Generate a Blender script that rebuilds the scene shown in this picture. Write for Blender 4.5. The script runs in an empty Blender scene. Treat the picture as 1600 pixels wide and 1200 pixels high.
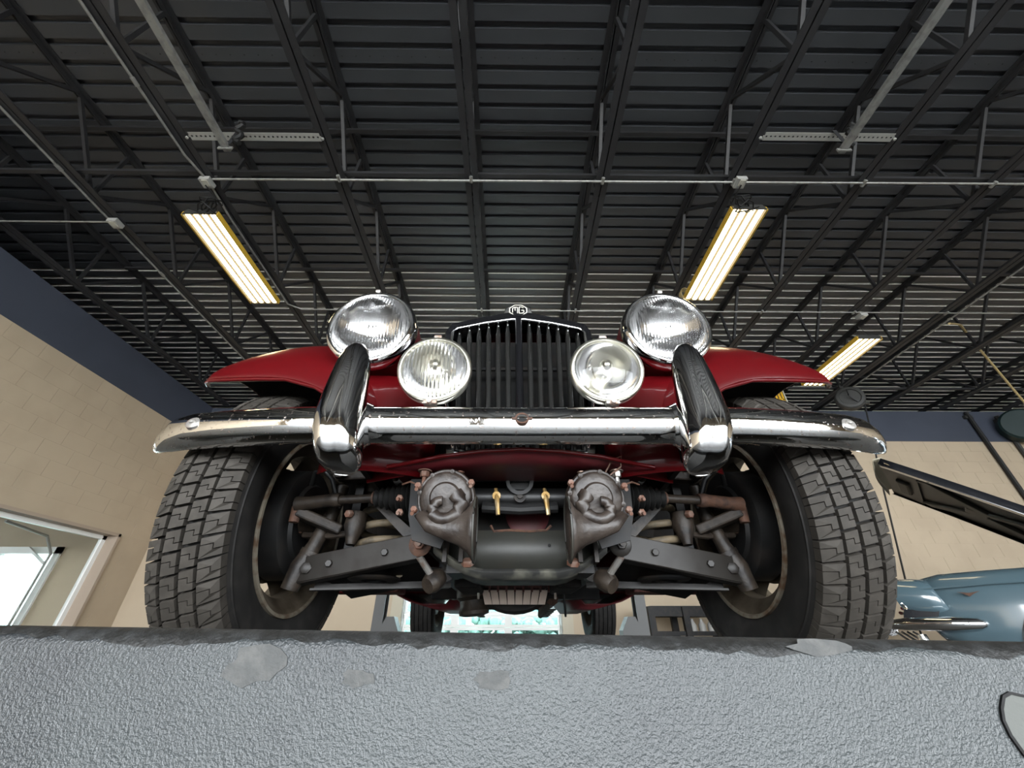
import bpy, bmesh, math, random
from mathutils import Vector, Matrix
random.seed(7)
PI = math.pi
# ------------------------------------------------------------------ camera
H = 0.5                                   # camera height above the workshop floor
FPX = 610.0                               # focal length in pixels of a 1600 px wide frame
PITCH = math.atan(387 / FPX)
YAW = 0.0097
sc = bpy.context.scene
cam_data = bpy.data.cameras.new('camera')
cam = bpy.data.objects.new('camera', cam_data)
sc.collection.objects.link(cam)
cam_data.sensor_fit = 'HORIZONTAL'; cam_data.sensor_width = 36.0
cam_data.lens = 36.0 * FPX / 1600.0
cam_data.clip_start = 0.01; cam_data.clip_end = 200
cam.location = (0, 0, H)
cam.rotation_euler = (PI / 2 + PITCH, 0, -YAW)
sc.camera = cam
# ------------------------------------------------------------------ sky, exposure
sc.view_settings.view_transform = 'Standard'
try: sc.view_settings.look = 'None'
except Exception: pass
sc.view_settings.gamma = 1.0
sc.view_settings.use_curve_mapping = False
sc.view_settings.exposure = 0.0
world = bpy.data.worlds.new('overcast_sky'); sc.world = world
world.use_nodes = True
bgn = world.node_tree.nodes['Background']
bgn.inputs[0].default_value = (0.91, 0.955, 1.0, 1); bgn.inputs[1].default_value = 20.0

col = sc.collection
# room, in metres relative to the camera (z of the floor is -H)
ZLOW, ZDECK = 3.70, 4.44
XL, XR, YB, YF, YD = -5.79, 13.0, 6.77, -6.0, 8.6
FRONT_DOORS = [(-5.5, -0.9), (-0.5, 4.5), (4.9, 10.3)]
FRONT_TOP = 3.1
BACK_DOOR = (-1.6, 0.83, 1.9)
ADJ_DOOR = (-11.2, -7.11, 1.146)
def portal(name, loc, sx, sy, rot):
    l = bpy.data.lights.new(name, 'AREA'); l.shape = 'RECTANGLE'; l.size = sx; l.size_y = sy
    l.cycles.is_portal = True
    o = bpy.data.objects.new(name, l); col.objects.link(o)
    o.location = (loc[0], loc[1], loc[2] + H); o.rotation_euler = rot
for a, b in FRONT_DOORS:
    portal('daylight_portal', ((a + b) / 2, YF, (FRONT_TOP - H) / 2), b - a, FRONT_TOP + H, (PI / 2, 0, 0))
portal('daylight_portal', (-14.1, 4.1, .7), 4.2, 1.8, (PI / 2, 0, -PI / 2))  # serves the added side opening that brightens the adjoining room
portal('daylight_portal', (sum(BACK_DOOR[:2]) / 2, YB + .1, (BACK_DOOR[2] - H) / 2), BACK_DOOR[1] - BACK_DOOR[0], BACK_DOOR[2] + H, (-PI / 2, 0, 0))
portal('daylight_portal', (sum(ADJ_DOOR[:2]) / 2, YB + .1, (ADJ_DOOR[2] - H) / 2), ADJ_DOOR[1] - ADJ_DOOR[0], ADJ_DOOR[2] + H, (-PI / 2, 0, 0))

# ------------------------------------------------------------------ pixel to ray
_s, _c = math.sin(PITCH), math.cos(PITCH)
def ray(px, py):
    x = (px - 800) / FPX; v = (600 - py) / FPX
    Y = _c - v * _s; Z = _s + v * _c
    return x * math.cos(YAW) + Y * math.sin(YAW), -x * math.sin(YAW) + Y * math.cos(YAW), Z
def pY(px, py, y): r = ray(px, py); k = y / r[1]; return Vector((r[0] * k, y, r[2] * k))
def pZ(px, py, z): r = ray(px, py); k = z / r[2]; return Vector((r[0] * k, r[1] * k, z))
def pX(px, py, x): r = ray(px, py); k = x / r[0]; return Vector((x, r[1] * k, r[2] * k))

# ------------------------------------------------------------------ materials
M = {}
ALB = .72                                  # common factor on all painted albedos
def mat(name, color, rough=.5, metal=0.0, var=None, vscale=8.0, vlo=.45, vhi=.65, bump=0.0, bscale=60.0, coat=0.0,
        emit=None, estr=0.0, trans=0.0, ior=1.45, spec=.5, rvar=0.0, detail=4.0, objrand=0.0):
    if metal < .5 and not trans and not emit and name not in ('deck_pale', 'white_frame'):
        color = tuple(c * ALB for c in color); var = tuple(c * ALB for c in var) if var else None
    m = bpy.data.materials.new(name); m.use_nodes = True
    nt = m.node_tree; N = nt.nodes; L = nt.links
    b = N['Principled BSDF']
    b.inputs['Base Color'].default_value = (*color, 1); b.inputs['Roughness'].default_value = rough
    b.inputs['Metallic'].default_value = metal; b.inputs['IOR'].default_value = ior
    b.inputs['Specular IOR Level'].default_value = spec
    b.inputs['Coat Weight'].default_value = coat; b.inputs['Coat Roughness'].default_value = .04
    b.inputs['Transmission Weight'].default_value = trans
    if emit: b.inputs['Emission Color'].default_value = (*emit, 1); b.inputs['Emission Strength'].default_value = estr
    g = N.new('ShaderNodeNewGeometry')
    if var or rvar:
        n = N.new('ShaderNodeTexNoise'); n.inputs['Scale'].default_value = vscale; n.inputs['Detail'].default_value = detail
        L.new(g.outputs['Position'], n.inputs['Vector'])
        r = N.new('ShaderNodeMapRange'); r.inputs[1].default_value = vlo; r.inputs[2].default_value = vhi
        L.new(n.outputs['Fac'], r.inputs[0])
        if var:
            mx = N.new('ShaderNodeMix'); mx.data_type = 'RGBA'
            mx.inputs[6].default_value = (*color, 1); mx.inputs[7].default_value = (*var, 1)
            L.new(r.outputs[0], mx.inputs[0]); L.new(mx.outputs[2], b.inputs['Base Color'])
        if rvar:
            rr = N.new('ShaderNodeMapRange'); rr.inputs[3].default_value = rough; rr.inputs[4].default_value = rough + rvar
            L.new(r.outputs[0], rr.inputs[0]); L.new(rr.outputs[0], b.inputs['Roughness'])
    if bump:
        n2 = N.new('ShaderNodeTexNoise'); n2.inputs['Scale'].default_value = bscale; n2.inputs['Detail'].default_value = 3
        L.new(g.outputs['Position'], n2.inputs['Vector'])
        bp = N.new('ShaderNodeBump'); bp.inputs['Strength'].default_value = bump; bp.inputs['Distance'].default_value = .003
        L.new(n2.outputs['Fac'], bp.inputs['Height']); L.new(bp.outputs[0], b.inputs['Normal'])
    M[name] = m
    return m
mat('chrome', (.80, .80, .80), .05, 1, var=(.52, .50, .48), vscale=3, vlo=.5, vhi=.75, rvar=.12)
mat('chrome_pitted', (.82, .82, .81), .05, 1, var=(.45, .38, .34), vscale=150, vlo=.60, vhi=.70, rvar=.3, detail=2)
mat('nickel_rim', (.78, .76, .66), .28, 1, var=(.6, .58, .48), vscale=20)
mat('lamp_mirror', (.92, .92, .92), .12, 1)
mat('lens_clear', (1, 1, 1), .01, trans=1, ior=1.3)
mat('red_paint', (.098, .0022, .0038), .34, coat=.30, spec=.22, var=(.085, .0020, .0035), vscale=3)
mat('red_pinkish', (.16, .018, .024), .45, var=(.13, .03, .032), vscale=14, spec=.4)  # pinkish reflection on the apron put into this lighter red
mat('red_primer', (.13, .035, .028), .7, var=(.22, .10, .08), vscale=60, vlo=.5, vhi=.6)
mat('underbody_black', (.008, .008, .008), .8, var=(.02, .015, .012), vscale=20)
mat('black_gloss', (.006, .006, .007), .18, coat=.6, spec=.5)
mat('grille_black', (.016, .016, .015), .26, coat=.8, spec=.6)
mat('frame_black', (.007, .007, .0072), .5, var=(.018, .014, .011), vscale=18, bump=.15, spec=.22)
mat('arm_grey', (.020, .0175, .015), .42, var=(.012, .009, .007), vscale=25, bump=.1, spec=.28)
mat('cast_grimy', (.034, .025, .018), .5, var=(.010, .0075, .006), vscale=30, bump=.3, bscale=120, spec=.35)
mat('horn_grimy', (.048, .037, .030), .42, var=(.018, .012, .009), vscale=35, bump=.25, bscale=150)
mat('cross_grey', (.030, .030, .025), .5, var=(.05, .041, .03), vscale=12, vlo=.5, vhi=.8, bump=.15)
mat('rust', (.10, .045, .025), .75, var=(.045, .022, .014), vscale=70, bump=.3, bscale=200)
mat('rust_bolt', (.14, .06, .035), .7, var=(.21, .14, .11), vscale=90)
mat('bare_steel', (.45, .43, .40), .4, .8, var=(.3, .2, .15), vscale=40)
mat('edge_tone', (.13, .125, .10), .6, var=(.03, .03, .028), vscale=22, vlo=.45, vhi=.6)  # worn metal of the crossmember flange
mat('spring_tan', (.15, .115, .07), .65, var=(.05, .038, .025), vscale=40)
mat('rubber', (.014, .013, .012), .75, var=(.024, .022, .020), vscale=30, spec=.3)
mat('tread_rubber', (.040, .035, .029), .72, var=(.056, .049, .041), vscale=45, spec=.3)
mat('rim_dirty', (.13, .105, .075), .6, var=(.05, .036, .022), vscale=14, metal=.3)
mat('rim_edge', (.24, .21, .16), .5, var=(.12, .07, .04), vscale=40, metal=.4)
mat('brake_black', (.008, .008, .008), .5, var=(.02, .017, .015), vscale=18)
mat('boot_rubber', (.008, .0075, .007), .6)
mat('brass', (.35, .22, .08), .45, .8, var=(.5, .4, .25), vscale=60)
mat('hose_black', (.012, .012, .012), .4)
mat('sump_fin', (.62, .50, .42), .6)
mat('sump_red', (.13, .035, .028), .6, var=(.07, .03, .025), vscale=30)
mat('rail_bluegrey', (.022, .028, .034), .5, var=(.015, .015, .016), vscale=15)
mat('beam_paint', (.050, .057, .058), .34, var=(.030, .033, .036), vscale=5, bump=.42, bscale=620, spec=.6)
mat('beam_chip', (.070, .072, .070), .7, var=(.10, .10, .095), vscale=90, bump=.3, bscale=300)
mat('edge_dark', (.014, .014, .013), .55, var=(.034, .035, .035), vscale=70, bump=.4, bscale=260)
mat('beam_slot', (.115, .12, .11), .7, bump=.2, bscale=200)
mat('lift_grey', (.055, .055, .052), .5)
mat('joist_steel', (.030, .030, .033), .5, var=(.04, .04, .043), vscale=3)
mat('deck_pale', (.86, .84, .76), .4)
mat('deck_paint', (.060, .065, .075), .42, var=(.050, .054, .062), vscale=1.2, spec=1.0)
mat('galvanised', (.36, .36, .34), .4, .6, var=(.26, .26, .25), vscale=20)
mat('galv_light', (.55, .55, .52), .5, .3)
mat('black_cord', (.01, .01, .01), .6)
mat('lamp_housing', (.10, .07, .03), .4)
mat('lamp_glow_edge', (.80, .50, .06), .4)  # yellow glow along the lamp edges put into this colour
mat('lamp_reflector', (.05, .035, .012), .35)
mat('tube_light', (1, 1, 1), .5, emit=(1.0, .80, .46), estr=12.0)
mat('concrete', (.13, .128, .122), .55, var=(.10, .098, .094), vscale=1.5)
mat('block_beige', (.62, .505, .365), .75, var=(.58, .47, .338), vscale=2.0, bump=.1, bscale=90)
mat('mortar_beige', (.43, .36, .28), .85)
mat('band_blue', (.070, .082, .115), .6, var=(.062, .073, .103), vscale=1.5)
mat('trim_tan', (.50, .40, .31), .6)
mat('white_frame', (.80, .80, .77), .4)
mat('cream', (.62, .56, .43), .6)
mat('pale_panel', (.60, .57, .50), .6)
mat('grey_ceiling', (.45, .44, .43), .8, var=(.40, .39, .38), vscale=3)
mat('glass_teal', (.50, .66, .67), .0, trans=1, ior=1.02)
mat('glass_clear', (.95, .98, .97), .0, trans=1, ior=1.02)
mat('outside_ground', (.62, .61, .57), .9)
mat('outside_wall', (.70, .70, .66), .8)
mat('outside_glass', (.18, .40, .44), .3)
mat('leaf', (.14, .24, .20), .8, var=(.24, .36, .31), vscale=4)
mat('blue_paint', (.085, .135, .16), .2, coat=1, spec=.6)
mat('black_enamel', (.010, .011, .014), .16, coat=.8)
mat('under_hood', (.035, .031, .026), .5)
mat('headlamp_white', (.6, .58, .5), .3)
mat('sign_yellow', (.75, .42, .02), .5)
mat('sign_black', (.02, .02, .03), .5)
mat('sign_edge', (.75, .72, .62), .5)
mat('pale_hose', (.55, .42, .20), .4)
mat('reel_grey', (.045, .045, .042), .5)
mat('dark_teal', (.01, .03, .03), .5)
mat('tool_grey', (.4, .39, .36), .5)
def fluted(name, scale, strength):
    m = mat(name, (1, 1, 1), .09 if 'head' in name else .05, trans=1, ior=1.22); nt = m.node_tree; N = nt.nodes; L = nt.links
    tc = N.new('ShaderNodeTexCoord'); w = N.new('ShaderNodeTexWave'); w.bands_direction = 'X'
    w.inputs['Scale'].default_value = scale; w.inputs['Distortion'].default_value = .6; w.inputs['Detail'].default_value = 0
    bp = N.new('ShaderNodeBump'); bp.inputs['Strength'].default_value = strength; bp.inputs['Distance'].default_value = .002
    L.new(tc.outputs['Object'], w.inputs['Vector']); L.new(w.outputs['Fac'], bp.inputs['Height'])
    L.new(bp.outputs[0], N['Principled BSDF'].inputs['Normal'])
fluted('lens_fluted', 42, .9)
fluted('lens_headlamp', 48, .7)

# ------------------------------------------------------------------ mesh helpers
ORG = {}
class MB:
    def __init__(s): s.v = []; s.f = []
    def add(s, vs, fs):
        n = len(s.v); s.v += [Vector(a) for a in vs]; s.f += [tuple(i + n for i in q) for q in fs]; return s
    def box(s, c, d, R=None):
        c = Vector(c); x, y, z = d[0] / 2, d[1] / 2, d[2] / 2
        vs = [Vector((a, b, e)) for a in (-x, x) for b in (-y, y) for e in (-z, z)]
        if R is not None: vs = [R @ q for q in vs]
        return s.add([c + q for q in vs], [(0, 1, 3, 2), (4, 6, 7, 5), (0, 4, 5, 1), (2, 3, 7, 6), (0, 2, 6, 4), (1, 5, 7, 3)])
    def bar(s, p, q, w, h, up=(0, 0, 1)):
        p, q = Vector(p), Vector(q); a = (q - p).normalized(); u = Vector(up)
        if abs(a.dot(u)) > .98: u = Vector((0, 1, 0))
        sd = a.cross(u).normalized(); u = sd.cross(a)
        R = Matrix((a, sd, u)).transposed()
        return s.box((p + q) / 2, ((q - p).length, w, h), R)
    def rings(s, rs, cap=True, closed=False):
        n = len(rs[0]); b = len(s.v)
        for r in rs: s.v += [Vector(a) for a in r]
        m = len(rs)
        for i in range(m if closed else m - 1):
            for j in range(n):
                j2 = (j + 1) % n; i2 = (i + 1) % m
                s.f.append((b + i * n + j, b + i * n + j2, b + i2 * n + j2, b + i2 * n + j))
        if cap and not closed:
            s.f.append(tuple(b + j for j in range(n))); s.f.append(tuple(b + (m - 1) * n + j for j in reversed(range(n))))
        return s
    def tube(s, path, r, n=10, cap=True, closed=False, flat=1.0, up=(0, 0, 1)):
        P = [Vector(a) for a in path]; rs = []
        R = r if isinstance(r, (list, tuple)) else [r] * len(P)
        for i, p in enumerate(P):
            if closed: t = P[(i + 1) % len(P)] - P[i - 1]
            else: t = P[min(i + 1, len(P) - 1)] - P[max(i - 1, 0)]
            t.normalize(); u = Vector(up)
            if abs(t.dot(u)) > .95: u = Vector((0, 1, 0)) if abs(t.y) < .9 else Vector((1, 0, 0))
            a = t.cross(u).normalized(); b = a.cross(t)
            rs.append([p + a * math.cos(2 * PI * k / n) * R[i] + b * math.sin(2 * PI * k / n) * R[i] * flat for k in range(n)])
        return s.rings(rs, cap, closed)
    def lathe(s, prof, o, axis=(0, -1, 0), n=32, cap=False, up=(0, 0, 1)):
        # prof: (along axis, radius)
        a = Vector(axis).normalized(); u = Vector(up)
        if abs(a.dot(u)) > .95: u = Vector((0, 1, 0))
        x = a.cross(u).normalized(); y = x.cross(a); o = Vector(o)
        rs = [[o + a * h + (x * math.cos(2 * PI * k / n) + y * math.sin(2 * PI * k / n)) * max(r, 1e-5) for k in range(n)] for h, r in prof]
        return s.rings(rs, cap)
    def prism(s, poly, o, ex, ey, ez, d):
        ex, ey, ez, o = Vector(ex), Vector(ey), Vector(ez), Vector(o)
        n = len(poly)
        A = [o + ex * p[0] + ey * p[1] for p in poly]; B = [a + ez * d for a in A]
        fs = [tuple(reversed(range(n))), tuple(range(n, 2 * n))] + [(i, (i + 1) % n, n + (i + 1) % n, n + i) for i in range(n)]
        return s.add(A + B, fs)
    def grid(s, rows):
        n = len(rows[0]); b = len(s.v)
        for r in rows: s.v += [Vector(a) for a in r]
        for i in range(len(rows) - 1):
            for j in range(n - 1):
                s.f.append((b + i * n + j, b + i * n + j + 1, b + (i + 1) * n + j + 1, b + (i + 1) * n + j))
        return s
    def ball(s, c, r, n=12, sq=(1, 1, 1)):
        c = Vector(c); rs = []
        for i in range(n // 2 + 1):
            th = PI * i / (n // 2); z = math.cos(th); q = max(math.sin(th), 1e-4)
            rs.append([c + Vector((r * sq[0] * q * math.cos(2 * PI * k / n), r * sq[1] * q * math.sin(2 * PI * k / n), r * sq[2] * z)) for k in range(n)])
        return s.rings(rs, False)
    def mirror(s):
        m = MB(); m.v = [Vector((-a.x, a.y, a.z)) for a in s.v]; m.f = [tuple(reversed(q)) for q in s.f]; return m
    def build(s, name, material, parent=None, smooth=35, bevel=0.0, solid=0.0, mat2=None, faceup=False, facedir=None, subsurf=0, origin=None, label=None, recalc=True):
        me = bpy.data.meshes.new(name)
        off = Vector((0, 0, H)) - (ORG[parent] if parent is not None else Vector((0, 0, 0)))
        if origin is not None: org = Vector(origin)
        elif parent is None:
            xs = [a.x for a in s.v]; ys = [a.y for a in s.v]; zs = [a.z for a in s.v]
            org = Vector(((min(xs) + max(xs)) / 2, (min(ys) + max(ys)) / 2, min(zs)))
        else: org = None
        loc = Vector((0, 0, 0))
        if org is not None: loc = org + off
        me.from_pydata([(a + off - loc)[:] for a in s.v], [], s.f)
        if recalc:
            bm = bmesh.new(); bm.from_mesh(me); bmesh.ops.recalc_face_normals(bm, faces=bm.faces); bm.to_mesh(me); bm.free()
        if faceup and sum(p.normal.z * p.area for p in me.polygons) < 0: me.flip_normals()
        if facedir is not None and sum(p.normal.dot(Vector(facedir)) * p.area for p in me.polygons) < 0: me.flip_normals()
        if smooth:
            me.shade_smooth(); me.set_sharp_from_angle(angle=math.radians(smooth))
        me.materials.append(M[material])
        if mat2: me.materials.append(M[mat2])
        o = bpy.data.objects.new(name, me); col.objects.link(o)
        o.location = loc
        if parent is not None: o.parent = parent
        ORG[o] = (ORG[parent] if parent is not None else Vector((0, 0, 0))) + loc
        if bevel:
            b = o.modifiers.new('bevel', 'BEVEL'); b.width = bevel; b.segments = 2; b.limit_method = 'ANGLE'
        if solid:
            b = o.modifiers.new('solid', 'SOLIDIFY'); b.thickness = solid; b.offset = 0
            if mat2: b.material_offset = 1
        if subsurf:
            b = o.modifiers.new('sub', 'SUBSURF'); b.levels = subsurf; b.render_levels = subsurf
        if label: o['label'] = label
        return o
def tag(o, label, cat, group=None):
    o['label'] = label; o['category'] = cat
    if group: o['group'] = group
    return o
def struct(o, label=None):
    o['kind'] = 'structure'
    if label: o['label'] = label
    return o
def thing(name, label, cat, loc, rotz=0.0, group=None):
    o = bpy.data.objects.new(name, None); col.objects.link(o); o.empty_display_size = .1
    o.location = Vector(loc) + Vector((0, 0, H)); o.rotation_euler = (0, 0, rotz)
    ORG[o] = Vector(loc) + Vector((0, 0, H))
    return tag(o, label, cat, group)
def hexbolt(m, c, r, h, axis=(0, -1, 0)):
    m.lathe([(0, 0), (0, r), (h * .85, r), (h, r * .85), (h, 0)], c, axis, 6)
    return m
# ================================================================== the room shell
FL = -H
m = MB().box(((-14 + XR) / 2, (YF - .15 + YB + .15) / 2, FL - .05), (XR + 14.3, YB - YF + .3, .1))
struct(m.build('floor', 'concrete', smooth=0), 'smooth grey concrete workshop floor')
# outside ground in front of and behind the building
m = MB().box((0, YF - 10.2, FL - .1), (60, 20, .1)).box((0, YB + 15.2, FL - .1), (60, 30, .1)).box((-22.2, 1.06, FL - .1), (15.6, YB - YF + .3, .1))
struct(m.build('outside_ground', 'outside_ground', smooth=0), 'pale concrete yard outside the doors')
# corrugated roof deck
PIT = .1535
prof = []
y = YF
while y < YD:
    prof += [(y, ZDECK), (y + .104, ZDECK), (y + .112, ZDECK + .038), (y + .1455, ZDECK + .038)]
    y += PIT
m = MB(); rows = [[(x, a, b) for a, b in prof] for x in (-14, XR)]
m.grid(rows)
ceil = struct(m.build('ceiling', 'deck_paint', smooth=0), 'dark grey corrugated steel roof deck')
ceil.data.materials.append(M['deck_pale'])                 # front-facing rib sides of the rear sheets take a paler colour
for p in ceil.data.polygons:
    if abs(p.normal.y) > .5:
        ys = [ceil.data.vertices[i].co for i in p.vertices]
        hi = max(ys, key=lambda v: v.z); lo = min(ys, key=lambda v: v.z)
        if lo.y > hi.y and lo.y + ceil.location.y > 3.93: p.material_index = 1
m = MB().box(((XR - 14) / 2, (YF + YD) / 2, ZDECK + .12), (XR + 14.6, YD - YF + .6, .1))
m.build('roof_slab', 'mortar_beige', ceil, smooth=0)
m = MB()                                   # rows of deck screws
for yy in (PIT * 48.35 + YF,):
    for i in range(110): m.lathe([(0, .006), (.003, .004), (.004, 0)], (-7 + i * .127, yy, ZDECK), (0, 0, -1), 6)
s_ = m.build('deck_screws', 'joist_steel', ceil); s_['kind'] = 'stuff'

BAND = 3.05; WTOP = 3.695
def wall_with_holes(name, axis, at, thick, a0, a1, z0, z1, holes, material, label, parent=None):
    # holes: (a_lo, a_hi, z_lo, z_hi); axis 'x': the wall runs along x at y = at
    m = MB(); cuts = sorted(set([a0, a1] + [h[0] for h in holes] + [h[1] for h in holes])); cuts = [c for c in cuts if a0 <= c <= a1]
    for p, q in zip(cuts[:-1], cuts[1:]):
        segs = [(z0, z1)]
        for h in holes:
            if h[0] < (p + q) / 2 < h[1]:
                ns = []
                for s0, s1 in segs:
                    if h[2] > s0: ns.append((s0, min(h[2], s1)))
                    if h[3] < s1: ns.append((max(h[3], s0), s1))
                segs = ns
        for s0, s1 in segs:
            if axis == 'x': m.box(((p + q) / 2, at, (s0 + s1) / 2), (q - p, thick, s1 - s0))
            else: m.box((at, (p + q) / 2, (s0 + s1) / 2), (thick, q - p, s1 - s0))
    o = m.build(name, material, parent, smooth=0)
    return o if parent else struct(o, label)
T = .15
wb = wall_with_holes('wall_back', 'x', YB + T / 2, T, -14, XR, FL, BAND, [(BACK_DOOR[0], BACK_DOOR[1], FL, BACK_DOOR[2]), (ADJ_DOOR[0], ADJ_DOOR[1], FL, ADJ_DOOR[2])], 'block_beige', 'beige painted block wall with a blue band along its top')
wall_with_holes('painted_band', 'x', YB + T / 2 - .003, T, -14, XR, BAND, WTOP, [], 'band_blue', '', wb)
WIN = (2.5, 6.165, -.5, 1.225)
wl = wall_with_holes('wall_left', 'y', XL - T / 2, T, YF, YB, FL, BAND, [WIN], 'block_beige', 'beige painted block wall with a large interior window')
wall_with_holes('painted_band', 'y', XL - T / 2 + .003, T, YF, YB, BAND, WTOP, [], 'band_blue', '', wl)
MB().box(((XR - 14) / 2, (YB + T + YD) / 2, WTOP - .04), (XR + 14.3, YD - YB - T + .1, .06)).build('eaves_soffit', 'joist_steel', wb, smooth=0)
MB().box(((XR - 14) / 2, YD + .03, (WTOP + ZDECK) / 2), (XR + 14.3, .08, ZDECK - WTOP + .3)).build('eaves_wall', 'joist_steel', wb, smooth=0)
struct(MB().box((XR + T / 2, (YF + YD) / 2, (ZDECK + FL) / 2), (T, YD - YF, ZDECK - FL)).build('wall_right', 'block_beige', smooth=0), 'beige painted block wall')
wf = wall_with_holes('wall_front', 'x', YF - T / 2, T, -14, XR, FL, ZDECK + .05, [(a, b, FL, FRONT_TOP) for a, b in FRONT_DOORS], 'block_beige', 'beige front wall with three open door bays')
# adjoining room seen through the interior window
wall_with_holes('wall_side_room', 'y', -14 - T / 2, T, YF, YD, FL, ZDECK, [(2.0, 6.2, -.2, 1.6)], 'pale_panel', 'pale far wall of the adjoining room')  # unseen opening added to let more daylight into the adjoining room
struct(MB().box(((-14 + XL - T) / 2, 3.8, 1.667), (14 + XL - T - .02, 5.9, .08)).build('ceiling_side_room', 'grey_ceiling', smooth=0), 'grey ceiling of the adjoining room')
struct(MB().box(((-14 + XL - T) / 2, .8, (FL + 1.667) / 2), (14 + XL - T - .02, .1, 1.667 - FL)).build('wall_side_room_front', 'pale_panel', smooth=0), 'pale partition of the adjoining room')

# painted blocks standing proud of their joints
BW, BH = .406, .203
bl_me = None
def blocks(parent, pts, rot, prefix_mat='block_beige'):
    global bl_me
    if bl_me is None:
        mb = MB(); w, h, d = BW - .006, BH - .006, .006
        mb.box((0, 0, 0), (w, d, h))
        o = mb.build('block_proto', prefix_mat, smooth=0, origin=(0, 0, 0)); bl_me = o.data; bl_me.name = 'block'
        bpy.data.objects.remove(o)
    for p in pts:
        o = bpy.data.objects.new('block', bl_me); col.objects.link(o); o.parent = parent
        o.location = Vector(p) + Vector((0, 0, H)) - ORG[parent]; o.rotation_euler = (0, 0, rot)
def courses(lo, hi, z0, n):
    out = []
    for r in range(n):
        off = BW / 2 if r % 2 else 0; a = lo + off
        z = z0 + (r + .5) * BH
        while a + BW <= hi + .01:
            out.append((a + BW / 2, z)); a += BW
    return out
Z0B = BAND - 17 * BH
pts = [(XL + .0002, a, z) for a, z in courses(2.3, YB, Z0B, 17) if not (WIN[0] - .35 < a < WIN[1] + .28 and z < WIN[3] + .15)]
blocks(wl, pts[-298:], PI / 2)
pts = [(a, YB - .0002, z) for a, z in courses(4.2, 10.0, Z0B, 17)]
blocks(wb, pts[-296:], 0)

# ---------------------------------------------------------------- interior window in the left wall
wn = struct(thing('window_1', 'large interior window with tan trim in the left wall', 'window', (XL, (WIN[0] + WIN[1]) / 2, FL)))
del wn['category']
y0, y1, z1 = WIN[0], WIN[1], WIN[3]
for nm, c, d in (('window_head', (XL - .06, (y0 + y1) / 2, z1 - .02), (.20, y1 - y0, .04)), ('window_jamb', (XL - .06, y1 - .02, (z1 + FL) / 2), (.20, .04, z1 - FL)),
                 ('window_jamb', (XL - .06, y0 + .02, (z1 + FL) / 2), (.20, .04, z1 - FL))):
    MB().box(c, d).build(nm, 'trim_tan', wn, smooth=0)
for nm, c, d in (('sash_head', (XL - .14, (y0 + y1) / 2, z1 - .065), (.05, y1 - y0 - .08, .05)), ('sash_stile', (XL - .14, y1 - .07, (z1 + FL) / 2), (.05, .06, z1 - FL - .05)),
                 ('sash_stile', (XL - .14, y0 + .07, (z1 + FL) / 2), (.05, .06, z1 - FL - .05)), ('sash_rail', (XL - .14, (y0 + y1) / 2, FL + .1), (.05, y1 - y0 - .1, .08))):
    MB().box(c, d).build(nm, 'white_frame', wn, smooth=0)
MB().box((XL - .14, (y0 + y1) / 2, (z1 + FL) / 2), (.006, y1 - y0 - .14, z1 - FL - .1)).build('pane', 'glass_clear', wn, smooth=0)
# white glazed door bay at the end of the adjoining room
d2 = struct(thing('door_2', 'white glazed door bay in the adjoining room', 'door', (-9.1, YB, FL))); del d2['category']
a0, a1, zt = ADJ_DOOR
for c, d in (((a1 - .05, YB + .05, (zt + FL) / 2), (.10, .16, zt - FL)), ((a0 + .05, YB + .05, (zt + FL) / 2), (.10, .16, zt - FL)), (((a0 + a1) / 2, YB + .05, zt - .05), (a1 - a0, .16, .10))):
    MB().box(c, d).build('door_frame', 'white_frame', d2, smooth=0)
for i in range(1, 4):
    x = a1 - i * (a1 - a0) / 4
    MB().box((x, YB + .06, (zt + FL) / 2), (.07, .05, zt - FL - .1)).build('mullion', 'white_frame', d2, smooth=0)
MB().tube([(a1 - .12, YB - .05, FL + .02), (a1 - .12, YB - .05, zt - .1), (a1 - .12, YB - .25, zt + .12), (a1 - .12, YB - .9, zt + .2)], .02, 6).build('door_track', 'galv_light', d2)
MB().bar((a1 - .12, YB - .06, zt - .25), (a1 - .5, YB - .06, zt - .02), .04, .03).build('corner_brace', 'white_frame', d2, smooth=0)
MB().box(((a0 + a1) / 2, YB + .07, (zt + FL) / 2), (a1 - a0 - .2, .006, zt - FL - .1)).build('pane', 'glass_teal', d2, smooth=0)

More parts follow.
